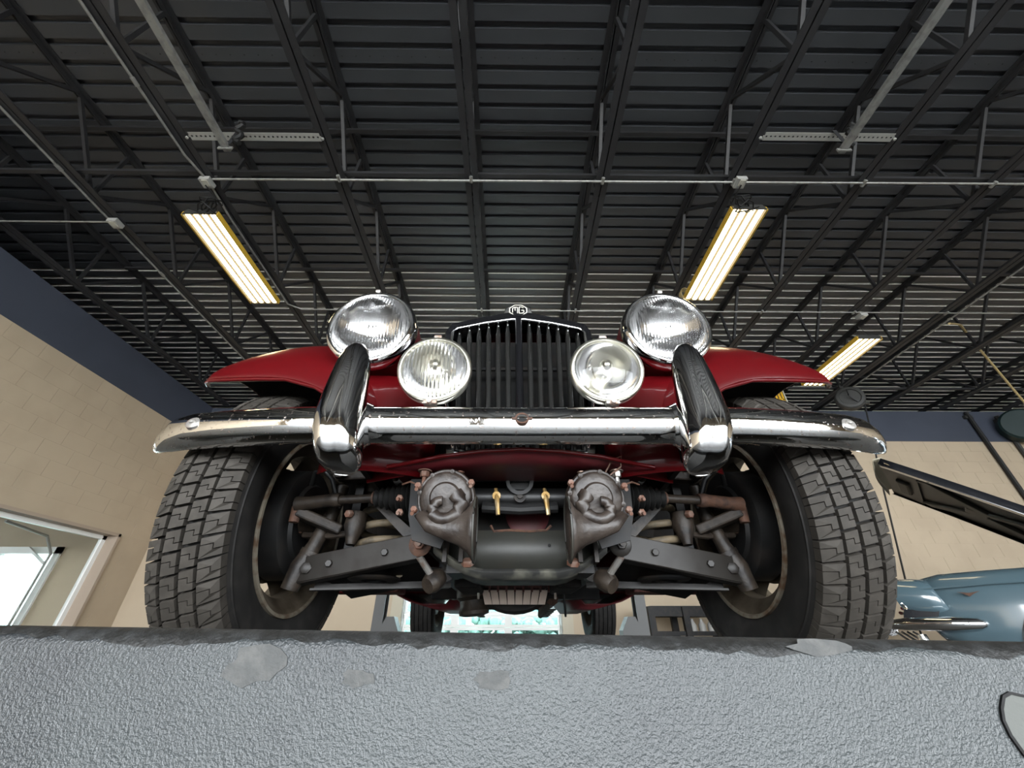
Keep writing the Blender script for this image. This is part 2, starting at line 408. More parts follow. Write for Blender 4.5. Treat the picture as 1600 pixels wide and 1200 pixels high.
# ---------------------------------------------------------------- glazed sectional door in the back wall
d1 = struct(thing('door_1', 'white sectional overhead door with rows of glazed panels in the back wall', 'door', (-.12, YB, FL))); del d1['category']
a0, a1, zt = BACK_DOOR
for x in (a0 - .06, a1 + .06):
    MB().box((x, YB - .01, (zt + FL) / 2), (.16, .06, zt - FL + .16)).build('door_casing', 'cream', d1, smooth=0)
MB().box(((a0 + a1) / 2, YB - .01, zt + .06), (a1 - a0 + .3, .06, .14)).build('door_casing', 'cream', d1, smooth=0)
ncol = 2; rows_z = [FL + .045 + i * .17 for i in range(15)]
cols_x = [a0 + .02, -.79, .01, a1 - .02]
MB().box(((a0 + a1) / 2, YB + .07, FL + .022), (a1 - a0 - .02, .045, .042)).build('bottom_rail', 'white_frame', d1, smooth=0)
for i in range(14):
    zc0, zc1 = rows_z[i], rows_z[i + 1] - .004
    sec = MB()
    for zz, hh in ((zc0 + .017, .034), (zc1 - .017, .034)): sec.box(((a0 + a1) / 2, YB + .07, zz), (a1 - a0 - .02, .045, hh))
    sec = sec.build('door_section', 'white_frame', d1, smooth=0)
    for x in cols_x:
        MB().box((x, YB + .07, (zc0 + zc1) / 2), (.11, .043, zc1 - zc0 - .05)).build('stile', 'white_frame', sec, smooth=0)
    for xa, xb in zip(cols_x[:-1], cols_x[1:]):
        MB().box(((xa + xb) / 2, YB + .07, (zc0 + zc1) / 2), (xb - xa - .1, .006, zc1 - zc0 - .06)).build('pane', 'glass_teal', sec, smooth=0)
for x in (a0 + .03, a1 - .03):
    MB().tube([(x, YB + .02, FL), (x, YB + .02, zt)], .018, 6).build('door_track', 'galv_light', d1)

# ---------------------------------------------------------------- what stands outside behind the building
ob = thing('office_building', 'pale building with teal windows across the rear yard', 'building', (-2, 24, FL - .05))
MB().box((-2, 26, 1.6), (34, 4, 4.3)).build('wall', 'outside_wall', ob, smooth=0)
for i in range(14):
    MB().box((-17 + i * 2.3, 23.98, .9), (1.7, .06, 1.0)).build('window', 'outside_glass', ob, smooth=0)
    MB().box((-17 + i * 2.3, 23.98, 2.7), (1.7, .06, 1.0)).build('window', 'outside_glass', ob, smooth=0)
hd = MB(); rnd = random.Random(3)
for i in range(420):
    hd.ball((rnd.uniform(-9, 7), rnd.uniform(18.5, 19.5), FL + rnd.uniform(.0, 1.0)), rnd.uniform(.12, .3), 6)
tag(hd.build('hedge', 'leaf', smooth=60), 'clipped green hedge across the rear yard', 'hedge')

# ================================================================== roof joists
XJ = [(-.101 + .344 * k) * ZLOW for k in range(-5, 10)]                 # index 0 would lie in the wall and is not built
NODE0 = 1.13 - 1.2 * 6
def chord(m, x, z, up):
    ye = YB - .06 if up > 0 else YD - .3
    for s in (-1, 1):
        m.box((x + s * .034, (YF + ye) / 2, z + up * .0035), (.056, ye - YF - .02, .007))
        m.box((x + s * .0095, (YF + ye) / 2, z + up * .030), (.007, ye - YF - .02, .053))
jl = {-4: 'dark open-web roof joist running beside the blue band of the left wall', -3: 'dark open-web roof joist carrying the conduit with the square grey box',
      -2: 'dark open-web roof joist carrying the outlet box of the lamp near the left wall', 2: 'dark open-web roof joist carrying the outlet box of the lamp by the orange cable',
      4: 'dark open-web roof joist carrying the outlet box of the lamp behind the red fender tip', 5: 'dark open-web roof joist carrying the conduit above the raised black hood'}
mm = MB(); chord(mm, 0, 0, 1); rodm = {}
low_me = top_me = None
for k, x in zip(range(-5, 10), XJ):
    if k == -5: continue
    t = thing('roof_joist', jl.get(k, 'dark open-web roof joist crossed by the thin conduits but carrying none along it'), 'joist', (x, (YF + YB) / 2, ZLOW), group='roof joists')
    def inst(name, key, make):
        me = rodm.get(key)
        if me is None:
            b = MB(); make(b); o = b.build(name, 'joist_steel', smooth=40, origin=(0, 0, 0)); me = o.data; bpy.data.objects.remove(o); rodm[key] = me
        o = bpy.data.objects.new(name, me); col.objects.link(o); o.parent = t
        return o
    yc = (YF + YB) / 2
    o = inst('bottom_chord', 'bc', lambda b: [b.add([v - Vector((0, yc, 0)) for v in mm.v], mm.f)])
    def topc(b):
        q = MB(); chord(q, 0, 0, -1); b.add([v - Vector((0, yc, 0)) for v in q.v], q.f)
    o = inst('top_chord', 'tc', topc); o.location = (0, 0, ZDECK - .001 - ZLOW)
    hgt = ZDECK - ZLOW
    for i in range(0, 12):
        yn = NODE0 + 1.2 * i
        if not (YF + .1 < yn < YB - .1): continue
        o = inst('web_post', 'wp', lambda b: b.bar((0, 0, .02), (0, 0, hgt - .02), .03, .03)); o.location = (0, yn - yc, 0)
        for sg in (-1, 1):
            if not (YF < yn + sg * .6 < YD - .3): continue
            o = inst('web_diagonal', 'wd%d' % sg, lambda b: b.bar((0, sg * .04, .03), (0, sg * .58, hgt - .03), .032, .032)); o.location = (0, yn - yc, 0)
# bridging angles across the joists
for yy, zz in ((2.02, ZDECK - .07), (3.86, ZDECK - .07), (2.12, ZLOW + .05), (6.0, ZLOW + .05), (6.5, ZDECK - .1)):
    o = MB().box(((XJ[1] + XJ[-1]) / 2, yy, zz), (XJ[-1] - XJ[1], .035, .035)).build('bridging_bar', 'joist_steel', smooth=0)
    tag(o, 'thin dark bridging angle running across the roof joists', 'bar', 'bridging bars')
# ================================================================== things on the ceiling
def conduit(path, label, r=.011, material='galvanised', couplings=()):
    t = thing('conduit', label, 'conduit', path[0])
    MB().tube(path, r, 8).build('pipe', material, t, smooth=60)
    for p, ax in couplings:
        q = MB().tube([Vector(p) - Vector(ax) * .03, Vector(p) + Vector(ax) * .03], r * 1.6, 8).build('strap', material, t)
    return t
ZC = ZLOW - .015
b1 = pZ(325, 283, ZC); b2 = pZ(1155, 283, ZC)
xk = lambda k: XJ[k + 5]
conduit([(xk(-2) - .06, YF + .5, ZC), (xk(-2) - .06, b1.y - .25, ZC), (b1.x, b1.y, ZC)], 'grey conduit along the joist ending at the box above the lamp with the hanging cord', couplings=[((xk(-2) - .06, 1.36, ZC), (0, 1, 0))])
conduit([b1 + Vector((0, .05, 0)), (xk(-2) - .03, b1.y + .4, ZC), (xk(-2) - .03, 3.85, ZC), (xk(-2) + .12, 3.95, ZC)], 'grey conduit continuing along the joist beside the long lamp')
conduit([(b1.x + .06, b1.y - .02, ZC), (xk(7) + .2, b1.y - .06, ZC)], 'long pale conduit crossing under all the joists between two lamp boxes', couplings=[((x, b1.y - .04, ZC), (0, 1, 0)) for x in XJ[4:13]])
conduit([(xk(-2) + .12, 3.95, ZC), (xk(8), 3.93, ZC)], 'thin pale conduit crossing the joists behind the radiator badge', r=.009, couplings=[((x, 3.94, ZC), (0, 1, 0)) for x in XJ[4:13]])
conduit([(xk(-3) - .05, YF + .5, ZC), (xk(-3) - .05, 6.5, ZC)], 'grey conduit along the second joist from the left wall', couplings=[((xk(-3) - .05, 2.05, ZC), (0, 1, 0)), ((xk(-3) - .05, 3.35, ZC), (0, 1, 0))])
b3 = pZ(182, 347, ZC)
conduit([(xk(-4) - .05, b3.y, ZC), (b3.x - .05, b3.y, ZC)], 'short pale conduit running from the square box to the left wall', r=.009)
p5 = pZ(1478, 503, ZC)
conduit([(p5.x - .02, YF + .5, ZC), p5, (p5.x - .03, 6.6, ZC)], 'grey conduit along the joist above the raised black hood')
def jbox(p, label):
    t = thing('junction_box', label, 'junction box', p)
    MB().box((p[0], p[1], p[2] - .02), (.10, .10, .05)).build('box', 'galv_light', t, smooth=0, bevel=.004)
    MB().box((p[0] + .005, p[1] - .01, p[2] - .05), (.05, .06, .012)).build('outlet', 'headlamp_white', t, smooth=0)
jbox(b1, 'steel outlet box feeding the lamp beside the left wall side conduit'); jbox(b2, 'steel outlet box feeding the lamp with the orange cable by its end'); jbox(b3, 'square grey box on the conduit near the left wall')
jbox(pZ(1345, 492, ZC), 'steel outlet box above the lamp behind the red right fender')

def lamp(x, y, z, label, n=4):
    t = thing('ceiling_lamp', label, 'lamp', (x, y, z), group='hanging tube lamps')
    Lh, W = 1.22, .33
    m = MB(); m.box((x, y, z + .055), (W, Lh, .012))
    m.box((x, y, z + .085), (.16, Lh * .8, .05))
    m.build('housing', 'lamp_housing', t, smooth=0)
    for e in (-1, 1):
        MB().bar((x + e * (W / 2 + .006), y - Lh / 2, z + .022), (x + e * (W / 2 + .006), y + Lh / 2, z + .022), .010, .055).build('glow_edge', 'lamp_glow_edge', t, smooth=0)  # added side strips, their yellow stands for the glow
        pr = [(-.5 * W, 0), (.5 * W, 0), (.42 * W, .07), (-.42 * W, .07)]
        MB().prism(pr, (x, y + e * (Lh / 2 + .004) - .004, z), (1, 0, 0), (0, 0, 1), (0, 1, 0), .008).build('end_plate', 'reel_grey', t, smooth=0)
    for i in range(n):
        xx = x + (i - (n - 1) / 2) * W / n * .98
        rp = [(-.0405, -.004), (-.0385, -.004), (-.034, .047), (.034, .047), (.0385, -.004), (.0405, -.004), (.036, .049), (-.036, .049)]
        MB().prism(rp, (xx, y - Lh / 2, z), (1, 0, 0), (0, 0, 1), (0, 1, 0), Lh).build('reflector', 'lamp_reflector', t, smooth=0)
        MB().tube([(xx, y - Lh / 2 + .01, z + .020), (xx, y + Lh / 2 - .01, z + .020)], .0285, 12, flat=.6).build('tube', 'tube_light', t)
    for e in (-.45, .45):
        MB().tube([(x - .12, y + e * Lh, z + .06), (x, y + e * Lh, ZLOW + .02), (x + .12, y + e * Lh, z + .06)], .003, 5).build('hanger_wire', 'black_cord', t)
    return t
ZLMP = 3.43
lamp(-.882 * ZLMP, .8645 * ZLMP, ZLMP, 'lit tube lamp hanging near the left wall, above the red left fender')
lamp(.674 * ZLMP, .834 * ZLMP, ZLMP, 'lit tube lamp hanging above the headlamp on the clear fog lamp side')
lamp(1.462 * ZLMP, 1.40 * ZLMP, ZLMP, 'lit tube lamp seen over the tip of the red right fender')
def cord(path, name, label, r=.006, material='black_cord', cat='cord'):
    return tag(MB().tube(path, r, 6).build(name, material, smooth=60), label, cat)
def loops(p, n=26, rr=.09, seed=1, drop=.18):
    rn = random.Random(seed)
    return [Vector(p) + Vector((rr * math.sin(i * .9 + seed), rr * .7 * math.cos(i * 1.1), -drop * i / n + .03 * math.sin(i * 1.7))) for i in range(n)]
cord([b1 + Vector((0, 0, -.065))] + loops(b1 + Vector((.0, .12, -.12)), seed=1), 'power_cord', 'black cord bunched below the box beside the left wall side lamp', .007)
cord([b2 + Vector((0, 0, -.065))] + loops(b2 + Vector((.03, .10, -.12)), seed=4), 'power_cord', 'black cord bunched below the box of the lamp by the orange cable', .007)
cc = pZ(1072, 458, 3.5)
tag(MB().tube([cc + Vector((.055 * math.cos(a * .5), .02 * a * .1, .09 * math.sin(a * .5))) for a in range(38)], .009, 6).build('cable_coil', 'pale_hose', smooth=60), 'small coil of orange cable at the end of the long lamp', 'cable')
# overhead door tracks with perforated struts
for (pa, pb), (qa, qb), side in ((((215, 0), (357, 237)), ((297, 213), (500, 214)), 'L'), (((1485, 0), (1313, 240)), ((1193, 215), (1397, 213)), 'R')):
    A, B = pZ(*pa, 3.42), pZ(*pb, 3.42)
    t = thing('door_track', 'pale steel overhead door track hung ahead of the %s' % ('lamp near the left wall' if side == 'L' else 'lamp by the orange cable'), 'track', B)
    x = (A.x + B.x) / 2
    m = MB().box((x, (YF + B.y) / 2 + .2, 3.42), (.05, B.y - YF - .4, .006)).box((x - .025, (YF + B.y) / 2 + .2, 3.435), (.005, B.y - YF - .4, .035)).box((x + .025, (YF + B.y) / 2 + .2, 3.435), (.005, B.y - YF - .4, .035))
    m.build('rail', 'galvanised', t, smooth=0)
    MB().box((x, B.y - .03, 3.42), (.12, .012, .03)).build('end_stop', 'galvanised', t, smooth=0)
    MB().bar((x + .03, B.y - .05, 3.44), (x + .03, B.y - .05, 3.71), .035, .004).build('hanger', 'joist_steel', t, smooth=0)
    MB().tube([(x + .09 + .03 * math.sin(i), B.y - .12 + .02 * i * .3, 3.66 - .014 * i) for i in range(14)], .022, 7).build('clamp', 'black_cord', t)
    C, D = pZ(*qa, 3.69), pZ(*qb, 3.69)
    # perforated strut: a strip with a row of real holes
    t2 = thing('perforated_strut', 'white perforated strut on the door track ahead of the %s' % ('lamp near the left wall' if side == 'L' else 'lamp by the orange cable'), 'strut', C)
    w = .066; n = 29; L_ = D.x - C.x; st = L_ / n; m = MB(); yc = (C.y + D.y) / 2; zz = 3.69
    for sg in (-1, 1): m.box(((C.x + D.x) / 2, yc + sg * .020, zz), (L_, .026, .004))
    for i in range(n + 1): m.box((C.x + i * st, yc, zz), (st * .55, .016, .004))
    m.box(((C.x + D.x) / 2, yc + .033, zz + .016), (L_, .004, .034))
    m.build('strip', 'galv_light', t2, smooth=0)
    for xx in (C.x - .03, D.x + .02):
        hexbolt(MB(), (xx, yc + .01, zz), .012, .015, (0, 0, -1)).build('bolt', 'galv_light', t2)
# hanging sign with a turned letter
sg = pZ(1206, 616, 3.45)
t = thing('hanging_sign', 'black and yellow hanging sign with a turned letter E', 'sign', (sg.x, sg.y, sg.z - .25))
MB().box((sg.x, sg.y, sg.z), (.40, .02, .62)).build('board', 'sign_black', t, smooth=0, bevel=.003)
MB().box((sg.x + .205, sg.y, sg.z), (.015, .026, .62)).build('edge_strip', 'sign_edge', t, smooth=0)
m = MB(); ex, ez = sg.x + .105, sg.z - .03
m.box((ex, sg.y - .014, ez - .09), (.15, .008, .045))
for dx in (-.055, 0, .055): m.box((ex + dx, sg.y - .014, ez), (.035, .008, .19 if dx else .15))
m.build('letter', 'sign_yellow', t, smooth=0)
MB().box((sg.x - .06, sg.y - .013, sg.z - .035), (.13, .006, .24)).build('panel', 'sign_yellow', t, smooth=0)
for dx in (-.15, .15): MB().tube([(sg.x + dx, sg.y, sg.z + .3), (sg.x + dx, sg.y, ZLOW + .02)], .003, 5).build('chain', 'black_cord', t)
# cord reel and its cord
rc = pY(1328, 622, 5.8)
t = thing('cord_reel', 'round grey cord reel hanging under the joists over the red fender tip', 'reel', (rc.x, rc.y, rc.z - .2))
MB().lathe([(-.09, 0), (-.09, .19), (-.07, .21), (.03, .21), (.05, .19), (.055, .15), (.04, .14), (.04, 0)], rc, (-.5, -.8, 0), 28).build('case', 'reel_grey', t)
MB().bar(rc + Vector((0, .06, .18)), (rc.x, rc.y + .06, ZLOW + .02), .06, .02).build('bracket', 'reel_grey', t, smooth=0)
MB().tube([rc + Vector((-.05, -.07, .13)), rc + Vector((-.09, -.09, 0)), rc + Vector((.05, -.06, -.12)), rc + Vector((.12, -.02, .0))], .012, 6).build('spoke', 'joist_steel', t)
MB().box(rc + Vector((.2, 0, -.1)), (.16, .05, .04)).build('cord_guide', 'reel_grey', t, smooth=0)
ce = pY(1429, 965, 5.8)
cord([rc + Vector((.2, 0, -.125)), (rc.x * .5 + ce.x * .5 + .1, 5.8, (rc.z + ce.z) / 2), ce, ce + Vector((-.05, 0, -.62))], 'reel_cord', 'thin black cord hanging from the round reel behind the raised hood', .012)
pp = pY(1560, 540, 6.6)
cord([(p5.x + .03, p5.y, ZC - .03), pY(1500, 507, 4.6), pY(1530, 545, 5.0), pY(1600, 628, 5.6), pY(1640, 690, 5.8)], 'air_hose', 'pale yellow hose slanting down from the joist above the raised hood', .016, 'pale_hose', 'hose')
for i, (px, py, lb) in enumerate(((1510, 644, 'tall black pipe on the back wall above the raised hood'), (1558, 650, 'short black pipe on the back wall beside the dark green reel'))):
    q = pY(px, py, YB - .06)
    t = thing('wall_pipe', lb, 'pipe', (q.x, YB - .06, FL))
    MB().tube([(q.x, YB - .05, FL + .1), (q.x, YB - .05, q.z)], .035, 8).build('pipe', 'reel_grey' if i else 'black_cord', t)
    MB().box((q.x, YB - .03, q.z - .1), (.16, .05, .06)).build('bracket', 'reel_grey', t, smooth=0)
q = pY(1596, 665, YB - .25)
t = thing('hose_reel', 'dark green hose reel high on the blue band of the back wall', 'reel', (q.x, q.y, q.z - .3))
MB().lathe([(-.12, 0), (-.12, .27), (-.09, .30), (.09, .30), (.12, .27), (.12, 0)], q, (-.6, -.8, 0), 26).build('drum', 'dark_teal', t)
MB().box(q + Vector((0, .14, 0)), (.12, .24, .14)).build('bracket', 'reel_grey', t, smooth=0)
# ================================================================== the lift under the red car
RUN = -.095
lift = thing('car_lift', 'grey four-post car lift carrying the red car', 'car lift', (.03, 2.4, FL))
# front crossbeam right before the camera: rounded top edge, slightly out of level
tilt = -.0137
BY0, BY1, BT, BB = .32, .46, -.0015, -.21
pf = []
R_ = .012
for a in range(0, 91, 15): pf.append((BY0 + R_ - R_ * math.cos(math.radians(a)), BT - R_ + R_ * math.sin(math.radians(a))))
for a in range(0, 91, 15): pf.append((BY1 - R_ + R_ * math.sin(math.radians(a)), BT - R_ + R_ * math.cos(math.radians(a))))
pf += [(BY1, BB), (BY0, BB)]
m = MB(); n = len(pf)
m.rings([[(x, a, b + tilt * x) for a, b in pf] for x in [-1.42 + i * .0568 for i in range(51)]], True)
beam = m.build('crossbeam', 'beam_paint', lift, smooth=40, label='bluish grey hammered-paint crossbeam')
# dark ragged strip along the rounded top edge
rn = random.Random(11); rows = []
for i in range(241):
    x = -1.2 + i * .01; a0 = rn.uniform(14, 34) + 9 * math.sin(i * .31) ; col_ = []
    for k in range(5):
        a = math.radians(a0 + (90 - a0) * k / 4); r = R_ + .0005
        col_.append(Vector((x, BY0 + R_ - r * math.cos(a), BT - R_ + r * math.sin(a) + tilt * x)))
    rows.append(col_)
MB().grid(rows).build('edge_tone', 'edge_dark', lift, smooth=60)
# slot hole plate at the right of the beam: dark rim with a lighter back
sl = [pY(1560, 1105, BY0), pY(1563, 1086, BY0), pY(1574, 1080, BY0), pY(1600, 1086, BY0), pY(1660, 1092, BY0), pY(1672, 1110, BY0), pY(1668, 1160, BY0), pY(1655, 1195, BY0), pY(1625, 1200, BY0), pY(1598, 1182, BY0), pY(1575, 1150, BY0), pY(1563, 1125, BY0)]
c_ = sum(sl, Vector()) / len(sl)
def ring_prism(outer, inner, y0, y1):
    n = len(outer); m = MB()
    rs = [[Vector((p.x, y, p.z)) for p in L_] for L_, y in ((outer, y1), (outer, y0), (inner, y0), (inner, y1))]
    return m.rings(rs, False, True)
inn = [c_ + (p - c_) * .90 for p in sl]
ring_prism(sl, inn, BY0 - .0015, BY0 + .004).build('slot_rim', 'frame_black', lift, smooth=0)
MB().prism([(p.x, p.z) for p in inn], (0, BY0 + .001, 0), (1, 0, 0), (0, 0, 1), (0, -1, 0), .0018).build('slot_cover', 'beam_slot', lift, smooth=0)
rn = random.Random(5)
for px, py, w, h in ((400, 1040, 34, 18), (560, 1060, 18, 9), (772, 1062, 22, 8), (1282, 1010, 40, 9)):
    q = pY(px, py, BY0); k = BY0 / 520; pl = []
    for i in range(14):
        a = 2 * PI * i / 14; f_ = rn.uniform(.7, 1.15); pl.append((q.x + w * k * f_ * math.cos(a), q.z + h * k * f_ * math.sin(a)))
    MB().prism(pl, (0, BY0, 0), (1, 0, 0), (0, 0, 1), (0, -1, 0), .0007).build('paint_chip', 'beam_chip', lift, smooth=0)
for s in (-1, 1):
    xr = .025 + s * .61
    MB().box((xr, 2.55, RUN - .05), (.46, 4.2, .10)).build('runway', 'lift_grey', lift, smooth=0, bevel=.006)
    MB().box((xr, .58, RUN - .07), (.3, .26, .06)).build('runway_end', 'lift_grey', lift, smooth=0)
MB().box((.03, 4.72, RUN - .06), (2.9, .14, .16)).build('rear_crossbeam', 'lift_grey', lift, smooth=0, bevel=.006)
for y in (.40, 4.75):
    for s in (-1, 1):
        x = .03 + s * (1.36 if y > 1 else 1.50)
        m = MB(); zt = 1.74 if y > 1 else -.12; zm, zl = (zt + FL) / 2, zt - FL; m.box((x + s * .05, y, zm), (.012, .14, zl)); m.box((x, y + .066, zm), (.10, .012, zl)); m.box((x, y - .066, zm), (.10, .012, zl))
        m.build('post', 'lift_grey', lift, smooth=0)
        MB().box((x, y, FL + .006), (.34, .30, .012)).build('base_plate', 'lift_grey', lift, smooth=0)
        if y > 1:
            pr = [(-.10, -.12), (.10, -.12), (.10, -.02), (.045, .10), (-.03, .10), (-.10, -.02)]
            MB().prism(pr, (x - s * .13, y - .12, .03), (1, 0, 0), (0, 0, 1), (0, 1, 0), .16).build('beam_end_cover', 'lift_grey', lift, smooth=0)
# storage rack near the back wall, seen below the car
q = pY(1040, 965, 5.9)
t = thing('steel_rack', 'black steel rack with shelves standing below the red car by the back wall', 'rack', (q.x + .2, 6.1, FL))
xa = pY(1018, 965, 5.9).x; zt = pY(1040, 948, 5.9).z
for x in (xa, xa + .45, xa + 1.0):
    for y in (5.9, 6.35):
        MB().box((x, y, (zt + FL) / 2), (.08, .07, zt - FL)).build('upright', 'frame_black', t, smooth=0)
for zz in (zt - .05, -.02, -.3):
    MB().box((xa + .5, 6.12, zz), (1.0, .46, .05 if zz < .1 else .12)).build('shelf', 'frame_black', t, smooth=0)
for i in range(3):
    tag(MB().lathe([(0, 0), (0, .045), (.07, .045), (.115, .018), (.14, .018), (.14, 0)], (xa + .58 + i * .12, 6.05, .006), (0, 0, 1), 12).build('bottle', 'tool_grey'), 'pale bottle standing on the black steel rack', 'bottle', 'bottles on the rack')
# ================================================================== the red car
CY = 2.2
car = thing('vintage_car', 'dark red vintage roadster with chrome bumper and vertical-slat grille on the lift', 'car', (.02 + .006 * CY, CY, RUN), -.006)
_real = ORG[car].copy(); ORG[car] = Vector((0, CY, RUN + H))          # parts are written about the car's own centre line
def C(px, py, y): v = pY(px, py, y); return Vector((v.x - .02 - .006 * y, y, v.z))
def both(f):
    for s in (-1, 1): f(s)
def sx(s, v): return Vector((abs(v[0]) * s if v[0] != 0 else 0, v[1], v[2]))
WY, WZ, TR = 1.02, .23, .321

# ---------------------------------------------------------------- front wheels
NB = 52; PA = 2 * PI / NB
hp_ = [(.046, .197), (.058, .212), (.067, .245), (.068, .268), (.0655, .284), (.060, .297), (.050, .306), (.030, .309)]
tyre_prof = [(-a, b) for a, b in hp_] + [(0, .3095)] + hp_[::-1]
def block_polys(w, l, sk):
    # one tread block as two pieces parted by a bent sipe; x across, t around, skewed
    g = .0008; a, b = w / 2, l / 2; q = .3 * w; e = .14 * l
    top = [(-a, b), (a, b), (a, e + g), (q, e + g), (q, -e + g), (q - .003, -e + g), (q - .003, e * .2), (-q, e * .2), (-q, e + g), (-a, e + g)]
    top = [(-a, b), (a, b), (a, -e + g), (q * .4 + g, -e + g), (q * .4 + g, e + g), (-a, e + g)]
    bot = [(-a, -b), (a, -b), (a, -e - g), (q * .4 - g, -e - g), (q * .4 - g, e - g), (-a, e - g)]
    return [[(x, t + sk * x) for x, t in p] for p in (top, bot)]
ribs = [(-.0490, .031, .0), (-.0150, .0245, .0), (.0165, .0245, .0), (.0500, .030, .0)]
blk = []
for xc, w, _ in ribs:
    mb = MB(); l = TR * PA * .86
    sk = .22
    for poly in block_polys(w, l, sk):
        n = len(poly); A = []; B = []
        for x, t in poly:
            X = xc + x; drop = max(0, abs(X) - .036) ** 2 * 16
            A.append((X, -(TR - .016 - drop), t)); B.append((X, -(TR - drop), t))
        mb.add(A + B, [tuple(range(n)), tuple(range(2 * n - 1, n - 1, -1))] + [(i, (i + 1) % n, n + (i + 1) % n, n + i) for i in range(n)])
    o = mb.build('tread_block', 'tread_rubber', smooth=0, origin=(0, 0, 0)); me = o.data; bpy.data.objects.remove(o); blk.append(me)
# mesh written about z = 0 but build() lifts by H only through its location, so the data stays about the axle
def front_wheel(s):
    xc = s * .588
    o_ = Vector((xc, WY, WZ))
    tyre = MB().lathe(tyre_prof, o_, (1, 0, 0), 96)
    for sd in (-1, 1):                                    # raised ring and dashes on the side wall
        tyre.lathe([(sd * .0665, .284), (sd * .0690, .2825), (sd * .0680, .279)], o_, (1, 0, 0), 96)
    tyre = tyre.build('tire', 'rubber', car, smooth=50)
    for i in range(NB):
        for j, me in enumerate(blk):
            o = bpy.data.objects.new('tread_block', me); col.objects.link(o); o.parent = tyre
            o.location = o_ + Vector((0, 0, H)) - ORG[tyre]
            o.rotation_euler = ((i + (j % 2) * .45 + j * .12) * PA, 0, 0)
    i_ = -s                                               # direction towards the car's middle
    ax = (i_, 0, 0)
    rim = MB().lathe([(.053, .206), (.060, .2055), (.061, .200), (.056, .197)], o_, ax, 72).build('rim_lip', 'rim_edge', car)
    r2 = MB().lathe([(.056, .198), (.050, .187), (.045, .183), (.030, .166), (-.02, .164), (-.03, .183), (-.065, .187), (-.074, .205)], o_, ax, 72)
    r2.build('rim_barrel', 'rim_dirty', car)
    d = MB(); nn = 48                                     # wheel disc with vent slots by its edge
    def pt(h, r, k): a = 2 * PI * k / nn; return o_ + Vector((i_ * h, r * math.cos(a), r * math.sin(a)))
    for k in range(nn):
        hole = (k % 6) in (0, 1)
        prof = [(-.005, .165), (-.012, .150), (-.020, .135), (-.028, .10), (-.012, .07), (-.012, .001)]
        for a, b in zip(prof[:-1], prof[1:]):
            if hole and a[1] in (.165, .150): continue
            d.add([pt(*a, k), pt(*a, k + 1), pt(*b, k + 1), pt(*b, k)], [(0, 1, 2, 3)])
    d.build('wheel_disc', 'rim_dirty', car, smooth=30)
    b = MB().lathe([(.0, .13), (.055, .128), (.060, .120), (.060, .095), (.068, .09), (.068, .04), (.075, .035), (.075, 0)], o_, ax, 40)
    b.build('brake_drum', 'brake_black', car)
    bp = MB()
    for k in range(4):
        a = k * PI / 2 + .5
        hexbolt(bp, o_ + Vector((i_ * .068, .055 * math.cos(a), .055 * math.sin(a))), .008, .008, ax)
    bp.build('hub_bolts', 'rust', car)
both(front_wheel)

# ---------------------------------------------------------------- bumper
BYc, BZc, BR = .646, .318, .0365
def bump_path(x):
    u = abs(x)
    y = BYc + (0 if u < .3 else .05 * ((u - .3) / .4) ** 2 * 1.0) + (0 if u < .62 else .55 * (u - .62) ** 1.5)
    return Vector((x, y, BZc + .004 * u))
m = MB(); rs = []
xs = [-.716, -.714, -.708, -.70, -.685, -.66, -.62] + [-.56 + i * .08 for i in range(15)] + [.62, .66, .685, .70, .708, .714, .716]
for x in xs:
    p = bump_path(x); e = max(0, (abs(x) - .63) / .086); k = math.sqrt(max(0.004, 1 - e ** 2.4)) if e > 0 else 1
    ring = []
    for a in range(20):
        t = 2 * PI * a / 20
        yy = -math.cos(t) * (.032 if math.cos(t) > 0 else .008); zz = math.sin(t) * BR
        ring.append(p + Vector((0, yy * k, zz * k - (1 - k) * .022)))
    rs.append(ring)
m.rings(rs, True).build('bumper', 'chrome_pitted', car, smooth=60)
def bolt_end(s):
    q = bump_path(s * .600) + Vector((0, -.031, .002))
    MB().lathe([(-.006, .013), (.001, .013), (.004, .010), (.004, .006), (.007, .005), (.008, 0)], q, (0, -1, .35), 16).build('bumper_bolt', 'bare_steel', car)
    MB().bar((s * .33, .66, BZc), (s * .30, .95, BZc - .05), .012, .05).build('bumper_iron', 'frame_black', car, smooth=0)
both(bolt_end)
h_ = pY(813, 655, BYc - .03); hz = h_.z
MB().lathe([(-.004, .0125), (.003, .0125), (.003, .0095), (-.003, .0095)], (.0, BYc - .031, hz), (0, -1, .25), 18).build('crank_hole_rim', 'rust', car)
MB().lathe([(0.0, .0096), (.0005, 0)], (.0, BYc - .032, hz), (0, -1, .25), 18).build('crank_hole', 'underbody_black', car)
for s in (-1, 1): MB().box((s * .014, BYc - .031, hz), (.009, .006, .004)).build('crank_hole_lug', 'rust', car, smooth=0)
